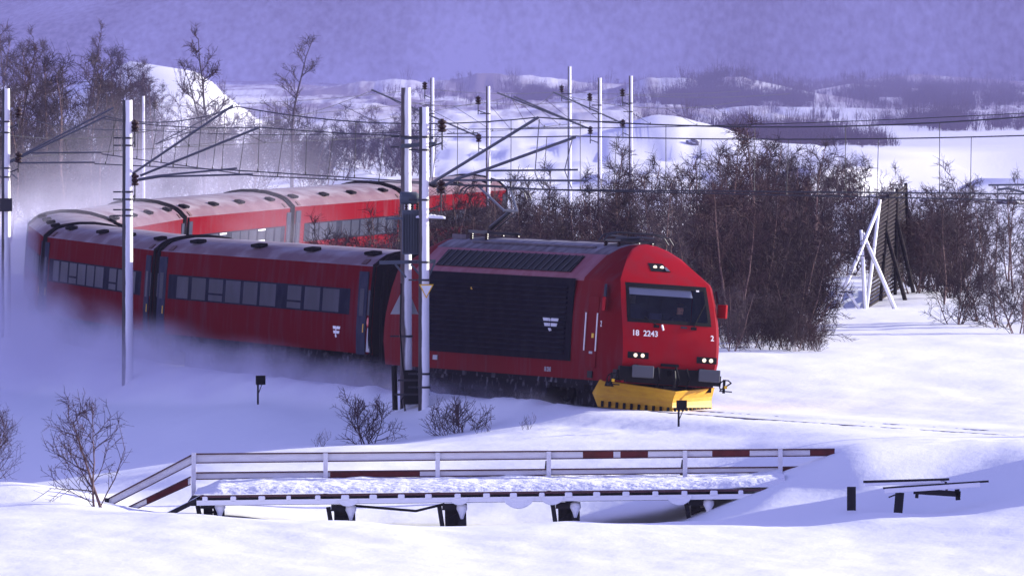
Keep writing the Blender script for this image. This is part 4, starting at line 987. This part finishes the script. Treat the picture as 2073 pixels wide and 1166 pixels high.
# railing
posts = [(392, 917, 1000), (659, 917, 985), (886, 916, 982), (1111, 914, 978), (1387, 912, 968), (1580, 909, 962)]
for px, t0, t1 in posts:
    q = MB(); a, b = Bq(px, t0, YF - .06), Bq(px, t1 + 22, YF - .06); q.beam(a, b, .10, .09, up=Vector((0, 1, 0))); q.build('post', M['rail_white'], br)
    if px in (1111, 1387): 
        q = MB(); q.beam(Bq(px - 3, t0 + 20, YF + .1), Bq(px - 9, t1 + 12, YF + .4), .07, .08); q.build('post_brace', M['wood_dark'], br)
def board(p0, p1, h0, h1, reds, Y, nm):
    """board between two pixel points (top edge), heights in pixels, reds = list of (t0,t1) painted red"""
    cuts = sorted({0.0, 1.0, *[c for r_ in reds for c in r_]}); par = None
    for a, b in zip(cuts[:-1], cuts[1:]):
        red = any(r0 <= a + 1e-6 and b <= r1 + 1e-6 for r0, r1 in reds)
        A = [p0[0] + (p1[0] - p0[0]) * a, p0[1] + (p1[1] - p0[1]) * a, h0 + (h1 - h0) * a]; B_ = [p0[0] + (p1[0] - p0[0]) * b, p0[1] + (p1[1] - p0[1]) * b, h0 + (h1 - h0) * b]
        q = MB(); q.prism([Bq(A[0], A[1], Y), Bq(B_[0], B_[1], Y), Bq(B_[0], B_[1] + B_[2], Y), Bq(A[0], A[1] + A[2], Y)], (0, .05, 0))
        q.build(nm, M['rail_red'] if red else M['rail_white'], br)
    q = MB(); q.beam(Bq(p0[0], p0[1] - 1.2, Y + .02), Bq(p1[0], p1[1] - 1.2, Y + .02), .12, .030); q.build('rail_cap', M['rail_cap'], br)
    q = MB(); q.beam(Bq(p0[0], p0[1] + h0, Y - .01), Bq(p1[0], p1[1] + h1, Y - .01), .05, .022); q.build('rail_lower_edge', M['rail_cap'], br)
tt = lambda px: (px - 392) / (1690 - 392)
board((392, 920), (1690, 910), 17, 12, [(tt(1180), tt(1242)), (tt(1256), tt(1312)), (tt(1442), tt(1518)), (tt(1640), tt(1690))], YF, 'rail_board')
t2 = lambda px: (px - 396) / (1632 - 396)
board((396, 958), (1632, 946), 12, 9, [(t2(668), t2(850)), (t2(1585), t2(1632))], YF, 'rail_board')
board((214, 1013), (390, 921), 15, 17, [], YF, 'rail_board'); board((246, 1034), (386, 966), 10, 14, [(.36, .96)], YF, 'rail_board')
q = MB(); q.beam(Bq(216, 1008, YF), Bq(214, 1060, YF), .1, .12, up=Vector((0, 1, 0))); q.build('post', M['wood_dark'], br)
q = MB(); q.beam(Bq(398, 1012, YB + .1), Bq(330, 1046, YB + .1), .5, .10); q.beam(Bq(412, 1002, YB + .8), Bq(350, 1035, YB + .8), .6, .06); q.build('ramp_plank', add_snow(M['wood_dark'].copy(), (0, 0, 1), .2, .5, 2, .8), br)

# ------------------------------------------------------------------ half buried timber frame and stakes at the right
YT = 262.5
e = empty('timber_frame', at(1880, 990, YT), 'half buried dark timber table frame with snow on top in the right drift', 'frame'); o1 = e.location.copy()
T = lambda px, py, d=0: at(px, py, YT + d) - o1
q = MB(); q.beam(T(1748, 975), T(1922, 970), .10, .05); q.beam(T(1788, 988, -.6), T(2002, 974, -.6), .10, .04); q.build('top_board', M['wood_dark'], e)
q = MB(); q.beam(T(1750, 981, -.08), T(1905, 975.5, -.08), .05, .06); q.beam(T(1791, 994, -.68), T(1985, 981, -.68), .06, .10); q.beam(T(1750, 979, .3), T(1915, 973, .3), .3, .04); q.build('snow_cap', M['snow'], e, bevel=.02)
q = MB(); q.beam(T(1850, 994, -.2), T(1945, 1000, -.2), .1, .12); q.beam(T(1858, 990, -.2), T(1856, 1008, -.2), .07, .07, up=Vector((0, 1, 0))); q.beam(T(1938, 990, -.2), T(1940, 1012, -.2), .1, .1, up=Vector((0, 1, 0))); q.beam(T(1915, 975, .1), T(1918, 1002, .1), .05, .05, up=Vector((0, 1, 0))); q.build('leg', M['wood_dark'], e)
for px, y0_, y1_, lean, lab in ((1724, 985, 1034, 0, 'upright dark iron stake in the shaded drift'), (1815, 997, 1048, 7, 'leaning dark iron stake below the timber frame')):
    b = at(px, y1_, 264); t_ = at(px + lean, y0_, 264); q = MB()
    for dx in (-.045, .045): q.beam(b + Vector((dx, 0, -.3)), t_ + Vector((dx, 0, 0)), .03, .10, up=Vector((1, 0, 0)))
    q.beam(b + Vector((0, .03, -.3)), t_ + Vector((0, .03, -.02)), .02, .08, up=Vector((0, 1, 0)))
    if lean: q.beam(t_ + Vector((.0, 0, -.01)), t_ + Vector((-.24, 0, -.10)), .04, .03)
    tag(q.build('stake', M['wood_dark']), lab, 'stake')

# ------------------------------------------------------------------ snow fence on the right
YS = 387.0
e = empty('snow_fence', at(1755, 632, YS), 'tall weathered plank snow fence on pole trestles running away from the camera', 'fence'); o2 = e.location.copy()
S = lambda px, py, d=0: at(px, py, YS + d) - o2
tp, bt = S(1768, 470), S(1750, 628)
rg = random.Random(12)
q = MB()   # plank wall: top edge from (1775,405) to (1832,372), receding
n = 26
A0, A1 = S(1752, 626), S(1826, 580, 22); Tz0, Tz1 = S(1778, 410), S(1834, 372, 22)
for i in range(n):
    v0, v1 = i / n + .003, (i + 1) / n - .013
    a = A0.lerp(Tz0, v0); b = A1.lerp(Tz1, v0); c_ = A1.lerp(Tz1, v1); d_ = A0.lerp(Tz0, v1)
    j0 = rg.uniform(-.03, .02); 
    for (s0, s1) in ((0, .33), (.335, .66), (.665, 1)):
        jj = rg.uniform(-.02, .02); off = Vector((.0 + jj, 0, jj))
        q.prism([a.lerp(b, s0 + j0 * (s0 > 0)) + off, a.lerp(b, s1 + j0 * (s1 < 1)) + off, d_.lerp(c_, s1 + j0 * (s1 < 1)) + off, d_.lerp(c_, s0 + j0 * (s0 > 0)) + off], (.05, 0, 0))
q.build('plank_wall', M['fence_wood'], e)
pole_m = M['concrete']
def fpole(a, b, r, m, nm='pole'): q = MB(); q.tube([a, a.lerp(b, .5) + Vector((.01, 0, 0)), b], [r, r * .95, r * .9], 8); q.build(nm, m, e, smooth=True)
lit = add_snow(mat('sunlit pole tone', (.32, .30, .30), .8, noise=(4, (.2, .18, .18), .4, .7)), (.6, -.8, .2), -.1, .25, 2, .6)  # sunlight on the near poles put into a pale base, under wind-driven snow
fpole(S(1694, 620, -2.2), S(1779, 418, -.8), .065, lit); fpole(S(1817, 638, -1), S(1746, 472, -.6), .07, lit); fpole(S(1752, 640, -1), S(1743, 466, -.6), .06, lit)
fpole(S(1706, 578, -1), S(1744, 632, -1), .05, lit)
for d in (7, 14, 21): fpole(S(1816 + d * 2.4, 626 - d * 2.4, d), S(1768 + d * 3.2, 478 - d * 3, d), .07, M['fence_wood']); 
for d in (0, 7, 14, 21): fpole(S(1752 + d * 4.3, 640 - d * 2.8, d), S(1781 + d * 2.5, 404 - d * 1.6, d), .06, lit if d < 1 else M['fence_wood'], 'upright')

# ------------------------------------------------------------------ trees
def grow(seed, h, stems, nb, nt_, nl, spread=.55, lean=.12, stem_r=.05, twr=.012, low=.2):
    rg = random.Random(seed); tk, cr = MB(), MB()
    def rv(a): return Vector((rg.uniform(-a, a), rg.uniform(-a, a), rg.uniform(-a, a)))
    def path(p, d, L, n, wob, up):
        pts = [p.copy()]; d = d.normalized()
        for i in range(n):
            d = (d + rv(wob) + Vector((0, 0, up))).normalized(); p = p + d * L / n; pts.append(p.copy())
        return pts
    def along(pts, t):
        x = t * (len(pts) - 1); i = min(int(x), len(pts) - 2); return pts[i].lerp(pts[i + 1], x - i), (pts[i + 1] - pts[i]).normalized()
    def perp(d):
        a = rg.uniform(0, 6.283); u = d.orthogonal().normalized(); v = d.cross(u); return u * math.cos(a) + v * math.sin(a)
    for s in range(stems):
        hh = h * (1 if s == 0 else rg.uniform(.55, .95))
        a = rg.uniform(0, 6.28); ln = lean * (1 if stems == 1 else rg.uniform(1.2, 3))
        base = Vector((math.cos(a), math.sin(a), 0)) * (.0 if s == 0 else rg.uniform(.05, .25)); base.z = -.3
        tp = path(base, Vector((math.cos(a) * ln, math.sin(a) * ln, 1)), hh + .3, 9, .12, .04)
        r = stem_r * (1 if s == 0 else .75)
        tk.tube(tp, [r * (1 - .85 * i / 9) for i in range(10)], 6)
        for b in range(nb):
            t = low + (1 - low) * (b + rg.random()) / nb; p, d = along(tp, min(t, .995))
            L = hh * spread * (1.05 - t) * rg.uniform(.6, 1.1) + .25
            bd = (perp(d) * rg.uniform(.6, 1.0) + Vector((0, 0, rg.uniform(.35, 1.0))))
            bp = path(p, bd, L, 4, .2, .09)
            br_ = max(r * .42 * (1.1 - t), twr * 1.5); cr.tube(bp, [br_ * (1 - .7 * i / 4) for i in range(5)], 4, cap=False)
            for w_ in range(nt_):
                t2 = .2 + .8 * (w_ + rg.random()) / nt_; p2, d2 = along(bp, min(t2, .99))
                td = d2 * .6 + perp(d2) * rg.uniform(.5, .9) + Vector((0, 0, .25)); L2 = L * rg.uniform(.25, .5) + .12
                wp = path(p2, td, L2, 3, .25, .05); cr.tube(wp, [twr, twr * .9, twr * .75, twr * .5], 3, cap=False)
                for l_ in range(nl):
                    p3, d3 = along(wp, rg.uniform(.2, 1)); q3 = p3 + (d3 * .6 + perp(d3) * .8).normalized() * rg.uniform(.12, .38) * min(1, h / 3)
                    cr.tube([p3, q3], [twr * .75, twr * .4], 3, cap=False)
    return tk, cr
PROTO = {}
def proto(key, *a, bark='bark', **k):
    t, c = grow(*a, **k); PROTO[key] = (t.mesh('trunk', M[bark], True), c.mesh('crown', M[('twig', 'twig2', 'twig3')[(a[0] if a else 0) % 3]], False, fixn=False))
for i in range(5): proto('birch%d' % i, 100 + i, 5.0, 1 + i % 2, 16, 7, 5, stem_r=.055, spread=.38, twr=.0095, low=.18)
for i in range(4): proto('thick%d' % i, 200 + i, 3.2, 5, 9, 6, 5, stem_r=.032, spread=.44, lean=.20, twr=.0088, low=.06, bark='bark_dark' if i % 2 else 'bark')
for i in range(2): proto('tall%d' % i, 300 + i, 8.0, 1, 17, 7, 4, stem_r=.10, spread=.32, twr=.016, low=.25, bark='bark_dark')
proto('front0', 405, 2.0, 2, 13, 6, 3, stem_r=.038, spread=.62, lean=.10, twr=.0066, low=.10, bark='bark')
proto('front1', 402, 1.15, 4, 10, 6, 3, stem_r=.024, spread=.55, lean=.22, twr=.0070, low=.08, bark='bark_dark')
proto('front2', 403, .75, 6, 8, 5, 2, stem_r=.018, spread=.7, lean=.55, twr=.0065, low=.1, bark='bark')
proto('sprig', 404, .5, 2, 5, 3, 1, stem_r=.010, spread=.5, lean=.4, twr=.005, low=.1, bark='bark_dark')
def plant(key, px, Y, h, label, group, cat='tree', name='birch_tree', href=None, dz=0):
    ref = {'b': 5.0, 't': 3.2}[key[0]] if key[0] in 'bt' and not key.startswith('tall') else {'tall0': 8., 'tall1': 8., 'front0': 2., 'front1': 1.15, 'front2': .75, 'sprig': .5}[key]
    x = xat(px, Y); s = h / ref
    e = empty(name, (x, Y, gz(x, Y) + dz), label, cat, group, (0, 0, random.uniform(0, 6.28))); e.scale = (s, s, s * random.uniform(.95, 1.05))
    t, c = PROTO[key]
    for nm, me in (('trunk', t), ('crown', c)):
        o = bpy.data.objects.new(nm, me); COL.objects.link(o); o.parent = e
    return e
# foreground
plant('front0', 212, 268.5, 2.3, 'leafless young birch at the lower end of the ramp railing', None)
plant('front1', 745, 303, 1.18, 'bare bush with upright twigs in the snow left of the twin poles', None, 'bush', 'bush')
plant('front2', 935, 303.5, .85, 'low spreading bare bush right of the twin poles', None, 'bush', 'bush')
plant('front0', -22, 275, 1.5, 'leafless birch cut off by the left edge of the picture', None)
plant('sprig', 1066, 299, .32, 'tiny twig sticking out of the lit snow before the locomotive', None, 'twig', 'sprig')
plant('sprig', 648, 297, .36, 'thin sprig in the snow behind the bridge railing', None, 'twig', 'sprig')
plant('sprig', 975, 301, .4, 'thin sprig beside the low spreading bush', None, 'twig', 'sprig')
# thicket between the two legs of the curve
R_ = random.Random(21)
def zone(n, px0, px1, Y0, Y1, h0, h1, keys, label, group, top=None):
    for i in range(n):
        px = px0 + (px1 - px0) * (i + R_.random()) / n; Y = R_.uniform(Y0, Y1); h = R_.uniform(h0, h1)
        if top: h *= np.interp(px, *top)
        plant(R_.choice(keys), px, Y, h, label, group)
B5 = ['birch%d' % i for i in range(5)]; T4 = ['thick%d' % i for i in range(4)]
TOP = ([1120, 1230, 1330, 1480, 1560, 1620, 1680], [.9, .98, .95, 1.08, 1.10, .95, .75])
zone(42, 1180, 1640, 352, 382, 3.1, 4.2, T4 + B5[:3], 'bare brown birch packed in the dense thicket behind the cab', 'birches of the thicket behind the cab', TOP)
zone(26, 1220, 1640, 383, 425, 3.7, 4.9, B5, 'taller bare birch in the back rows of the thicket', 'back row birches of the thicket', TOP)
zone(26, 1040, 1260, 365, 425, 3.2, 4.4, T4 + B5, 'bare birch behind the locomotive roof below the far masts', 'birches behind the locomotive roof')
zone(18, 880, 1070, 372, 430, 3.2, 4.2, T4 + B5, 'bare birch in front of the tail of the train beside the pantograph', 'birches around the pantograph')
zone(9, 690, 880, 372, 420, 2.6, 3.6, T4, 'bare bush in front of the bright red coach left of the twin poles', 'bushes in front of the far coaches')
zone(18, 1470, 1660, 343, 358, 1.0, 2.0, T4, 'low bare bush at the snowy front edge of the thicket', 'low bushes along the thicket edge')
zone(12, 1900, 2120, 385, 430, 2.8, 3.9, B5 + T4[:2], 'bare birch in snow right of the plank snow fence', 'birches right of the snow fence')
zone(5, 1930, 2110, 362, 374, 2.0, 2.9, T4, 'bare birch standing free in front of the right hand birches', 'front birches right of the snow fence')
zone(7, 1850, 1930, 398, 418, 2.6, 3.4, T4, 'dark bare bush growing against the snow fence', 'bushes against the snow fence')
for px, Y, h, lab in ((1452, 372, 5.6, 'tall pale stemmed birch rising from the middle of the thicket'), (1562, 378, 5.9, 'tallest bare birch above the thicket right of its pale neighbour'), (1218, 400, 5.4, 'slender birch in front of the mast behind the cab roof'), (1640, 384, 5.2, 'tall birch at the right end of the thicket'), (1318, 350, 4.6, 'birch with an orange trunk right above the cab roof')):
    plant(B5[int(px) % 5], px, Y, h, lab, None)
zone(9, 1650, 1860, 414, 440, 2.8, 3.8, T4, 'bare bush behind the plank snow fence', 'bushes behind the snow fence')
# grove at the left, behind the far coaches
zone(40, -60, 330, 525, 640, 5.6, 8.0, ['tall0', 'tall1'] + B5, 'bare birch of the hazy grove at the left', 'birches of the left grove', ([-60, 60, 200, 330], [1.05, 1.0, 1.0, .8]))
zone(22, -40, 350, 520, 600, 2.6, 4.2, T4, 'bare underbrush birch at the foot of the left grove', 'underbrush of the left grove')
zone(12, 330, 520, 545, 640, 3.4, 5.0, B5 + T4, 'bare birch left of the far masts in blown snow', 'birches between grove and lone tree')
zone(10, 540, 700, 590, 680, 2.8, 4.0, T4, 'hazy bare bush around the lone tree', 'bushes around the lone tree')
zone(8, 700, 860, 620, 700, 2.4, 3.8, T4, 'faint bare bush in blown snow left of the far masts', 'faint bushes behind the blown snow')
plant('tall0', 470, 560, 8.6, 'tall leaning dark birch before the snowy hillock', None); plant('tall1', 590, 600, 8.2, 'lone tall birch standing right of the left grove', None); plant('tall1', 415, 570, 7.4, 'dark birch with a forked top left of the leaning birch', None)
zone(10, 1420, 1740, 500, 620, 2.8, 4.0, T4, 'hazy bare bush on the slope behind the thicket', 'bushes on the slope behind the thicket')

# far scrub that reads as one mass: spiky clumps on the hillsides
def scrub(name, label, n, areas, seed):
    rg = random.Random(seed); mb = MB()
    pos = []
    for k in range(n):
        px0, px1, Y0, Y1 = rg.choice(areas); px = rg.triangular(px0, px1); Y = rg.triangular(Y0, Y1)
        if vnoise(np.array([px / 60.]), np.array([Y / 18.]), 77)[0] < rg.uniform(-.5, .5): continue
        pos.append((xat(px, Y), Y))
    P = np.array(pos); Z = np.where(P[:, 1] > 1360, np.maximum(mtn_z(P[:, 0], P[:, 1]), ground_z(P[:, 0], P[:, 1])), ground_z(P[:, 0], P[:, 1]))
    for (x, y), z in zip(pos, Z):
        h = rg.uniform(.5, 1.6) * (1 if rg.random() < .8 else 1.5)
        for j in range(9):
            a = rg.uniform(0, 6.28); r = rg.uniform(.1, .7) * h * .7; w_ = rg.uniform(.008, .02)
            tip = Vector((x + math.cos(a) * r, y + math.sin(a) * r * .6, z + h * rg.uniform(.6, 1))); b = Vector((x + math.cos(a) * r * .3, y, z - .2)); mid = (b + tip) / 2
            mb.add([b, mid + Vector((w_, 0, 0)), tip, mid - Vector((w_, w_, 0))], [(0, 1, 2, 3)])
            for q in range(2):
                t2 = mid + Vector((rg.uniform(-.5, .5), rg.uniform(-.3, .3), rg.uniform(.1, .5))) * h * .5; mb.add([mid - Vector((0, 0, .1)), t2 + Vector((.02, 0, 0)), t2], [(0, 1, 2)])
    tag(mb.build(name, M['scrub'], fixn=False), label, kind='stuff')
scrub('scrub', 'faint bare scrub scattered over the snowy far hills', 9500, [(1180, 2100, 830, 1300), (1250, 2100, 1000, 1300), (1250, 1700, 745, 820), (1380, 1820, 715, 790), (1250, 1720, 955, 1000), (1250, 1720, 940, 985), (1680, 2100, 900, 1100), (1650, 2100, 1050, 1240), (1750, 2100, 800, 850), (1000, 1250, 1000, 1110)], 5)
scrub('scrub', 'faint bare scrub on the snowy hillock and plain at the left', 350, [(60, 330, 690, 730), (330, 700, 720, 900), (700, 1100, 900, 1200)], 6)
# boulders
def boulder(px, Y, wpx, hpx, label, seed, py=None):
    rg = random.Random(seed); x = xat(px, Y); k = Y / FPX; bm = bmesh.new(); bmesh.ops.create_icosphere(bm, subdivisions=3, radius=1)
    for v in bm.verts:
        n = v.co.normalized(); s = 1 + .22 * math.sin(3 * n.x + seed) * math.cos(4 * n.y + 2 * n.z) + .1 * math.sin(7 * n.z + 5 * n.x + seed); v.co = Vector((n.x * s * wpx * k / 2, n.y * s * wpx * k / 2.5, n.z * s * hpx * k * .7))
    me = bpy.data.meshes.new('boulder'); bm.to_mesh(me); bm.free(); me.materials.append(M['rock']); o = bpy.data.objects.new('boulder', me); COL.objects.link(o); o.location = (x, Y, gz(x, Y) + hpx * k * .2)
    tag(o, label, 'boulder')
boulder(1402, 715, 30, 12, 'dark boulder on the snowy knoll above the thicket', 1); boulder(1826, 640, 26, 16, 'snow capped boulder behind the snow fence', 2); boulder(1790, 655, 40, 9, 'flat dark rock left of the snow capped boulder', 3)
boulder(2045, 585, 50, 14, 'largest dark rock at the right end of the rock row', 4); boulder(1880, 590, 34, 9, 'small rock at the left end of the rock row', 5); boulder(1955, 588, 90, 6, 'long low rock in the middle of the rock row', 6)
# hut on the mountain foot
Yh = 1500.; xh = xat(46, Yh); zh = float(mtn_z(np.array([xh]), np.array([Yh]))[0]); zr = at(46, 74, Yh).z
e = empty('cabin', (xh, Yh, zh), 'faint gabled cabin in the haze at the upper left', 'cabin')
q = MB(); q.box((0, 0, (zr - zh) / 2 - .6), (3.4, 4, zr - zh)); q.build('wall', M['hut'], e)
q = MB(); t_ = zr - zh; q.prism([(-2.3, -2.3, t_ - .9), (2.3, -2.3, t_ - .9), (1.4, -2.3, t_ + .3), (-1.4, -2.3, t_ + .3)], (0, 4.6, 0)); q.build('roof', M['snow'], e)

# ------------------------------------------------------------------ air: haze box and the snow whirled up by the train
def volume_box(name, lo, hi, m, label):
    q = MB(); q.box((Vector(lo) + Vector(hi)) / 2, Vector(hi) - Vector(lo)); tag(q.build(name, m), label, kind='stuff')
hz = bpy.data.materials.new('haze'); hz.use_nodes = True; t = hz.node_tree; t.nodes.clear()
o_ = t.nodes.new('ShaderNodeOutputMaterial'); pv = t.nodes.new('ShaderNodeVolumePrincipled')
pv.inputs['Color'].default_value = (.62, .60, .98, 1); pv.inputs['Density'].default_value = .00003; pv.inputs['Anisotropy'].default_value = .0
t.links.new(pv.outputs[0], o_.inputs['Volume'])
volume_box('haze', (-3100, -250, -70), (3100, 3000, 290), hz, 'pale purple winter haze over the whole valley')
ds = hz.copy(); ds.name = 'far haze'; ds.node_tree.nodes['Principled Volume'].inputs['Density'].default_value = .0010; ds.node_tree.nodes['Principled Volume'].inputs['Color'].default_value = (.28, .265, .56, 1)  # second haze volume for the distance; its dark violet imitates shaded air
volume_box('far_haze', (-420, 545, -40), (420, 1345, 60), ds, 'added violet haze and thin blown snow over the far plain and hills')

sp = bpy.data.materials.new('whirled snow'); sp.use_nodes = True; t = sp.node_tree; t.nodes.clear(); L = t.links.new
o_ = t.nodes.new('ShaderNodeOutputMaterial'); pv = t.nodes.new('ShaderNodeVolumePrincipled')
pv.inputs['Color'].default_value = (.82, .80, .98, 1); pv.inputs['Anisotropy'].default_value = .0
ge = t.nodes.new('ShaderNodeTexCoord')
BLOBS = []  # centre, radii, heading, peak density
def blob(s, u, z, rl, rw, rh, d):
    p = track(s, u, z); th = float(np.interp(s, _S, _T)); BLOBS.append((p, (rw, rl, rh), th, d))
blob(-8, -2.0, -.3, 8, 1.2, .95, .30); blob(-17, -2.3, -.2, 9, 1.8, 1.25, .50); blob(-28, -2.5, -.15, 10, 2.2, 1.5, .58); blob(-40, -2.7, -.05, 11, 2.6, 1.8, .58); blob(-52, -2.9, .1, 12, 3.0, 2.1, .46); blob(-65, -3.2, .5, 11, 3.6, 2.8, .32)
blob(-80, -2.8, 1.0, 11, 5.2, 4.1, .26); blob(-100, -1.2, 1.6, 16, 6, 4.6, .085); blob(-135, 2.8, 2.0, 18, 3.0, 3.8, .012); blob(-160, -4.5, 2.6, 36, 6.5, 5.6, .034); blob(-50, -8.0, -1.0, 28, 5.0, 1.7, .07); blob(-92, -8, 1.5, 24, 6, 5.2, .05)
acc = None
for p, rr, th, d in BLOBS:
    mp = t.nodes.new('ShaderNodeMapping'); mp.vector_type = 'TEXTURE'; mp.inputs['Location'].default_value = p; mp.inputs['Rotation'].default_value = (0, 0, th); mp.inputs['Scale'].default_value = rr
    L(ge.outputs['Object'], mp.inputs[0])
    ln = t.nodes.new('ShaderNodeVectorMath'); ln.operation = 'LENGTH'; L(mp.outputs[0], ln.inputs[0])
    mr = t.nodes.new('ShaderNodeMapRange'); mr.interpolation_type = 'SMOOTHERSTEP'; mr.inputs[1].default_value = 1.0; mr.inputs[2].default_value = .0; mr.inputs[3].default_value = 0; mr.inputs[4].default_value = d
    L(ln.outputs['Value'], mr.inputs[0])
    if acc is None: acc = mr.outputs[0]
    else:
        ad = t.nodes.new('ShaderNodeMath'); ad.operation = 'ADD'; L(acc, ad.inputs[0]); L(mr.outputs[0], ad.inputs[1]); acc = ad.outputs[0]
nz = t.nodes.new('ShaderNodeTexNoise'); nz.inputs['Scale'].default_value = .62; nz.inputs['Detail'].default_value = 5; nz.inputs['Distortion'].default_value = .6
L(ge.outputs['Object'], nz.inputs['Vector'])
mr = t.nodes.new('ShaderNodeMapRange'); mr.inputs[1].default_value = .40; mr.inputs[2].default_value = .64; mr.inputs[3].default_value = .06; mr.inputs[4].default_value = 2.0; L(nz.outputs[0], mr.inputs[0])
ml = t.nodes.new('ShaderNodeMath'); ml.operation = 'MULTIPLY'; L(acc, ml.inputs[0]); L(mr.outputs[0], ml.inputs[1]); L(ml.outputs[0], pv.inputs['Density'])
L(pv.outputs[0], o_.inputs['Volume'])
volume_box('blown_snow', (-32, 296, -2.4), (12, 512, 8.2), sp, 'powder snow whirled up around the wheels and coaches')
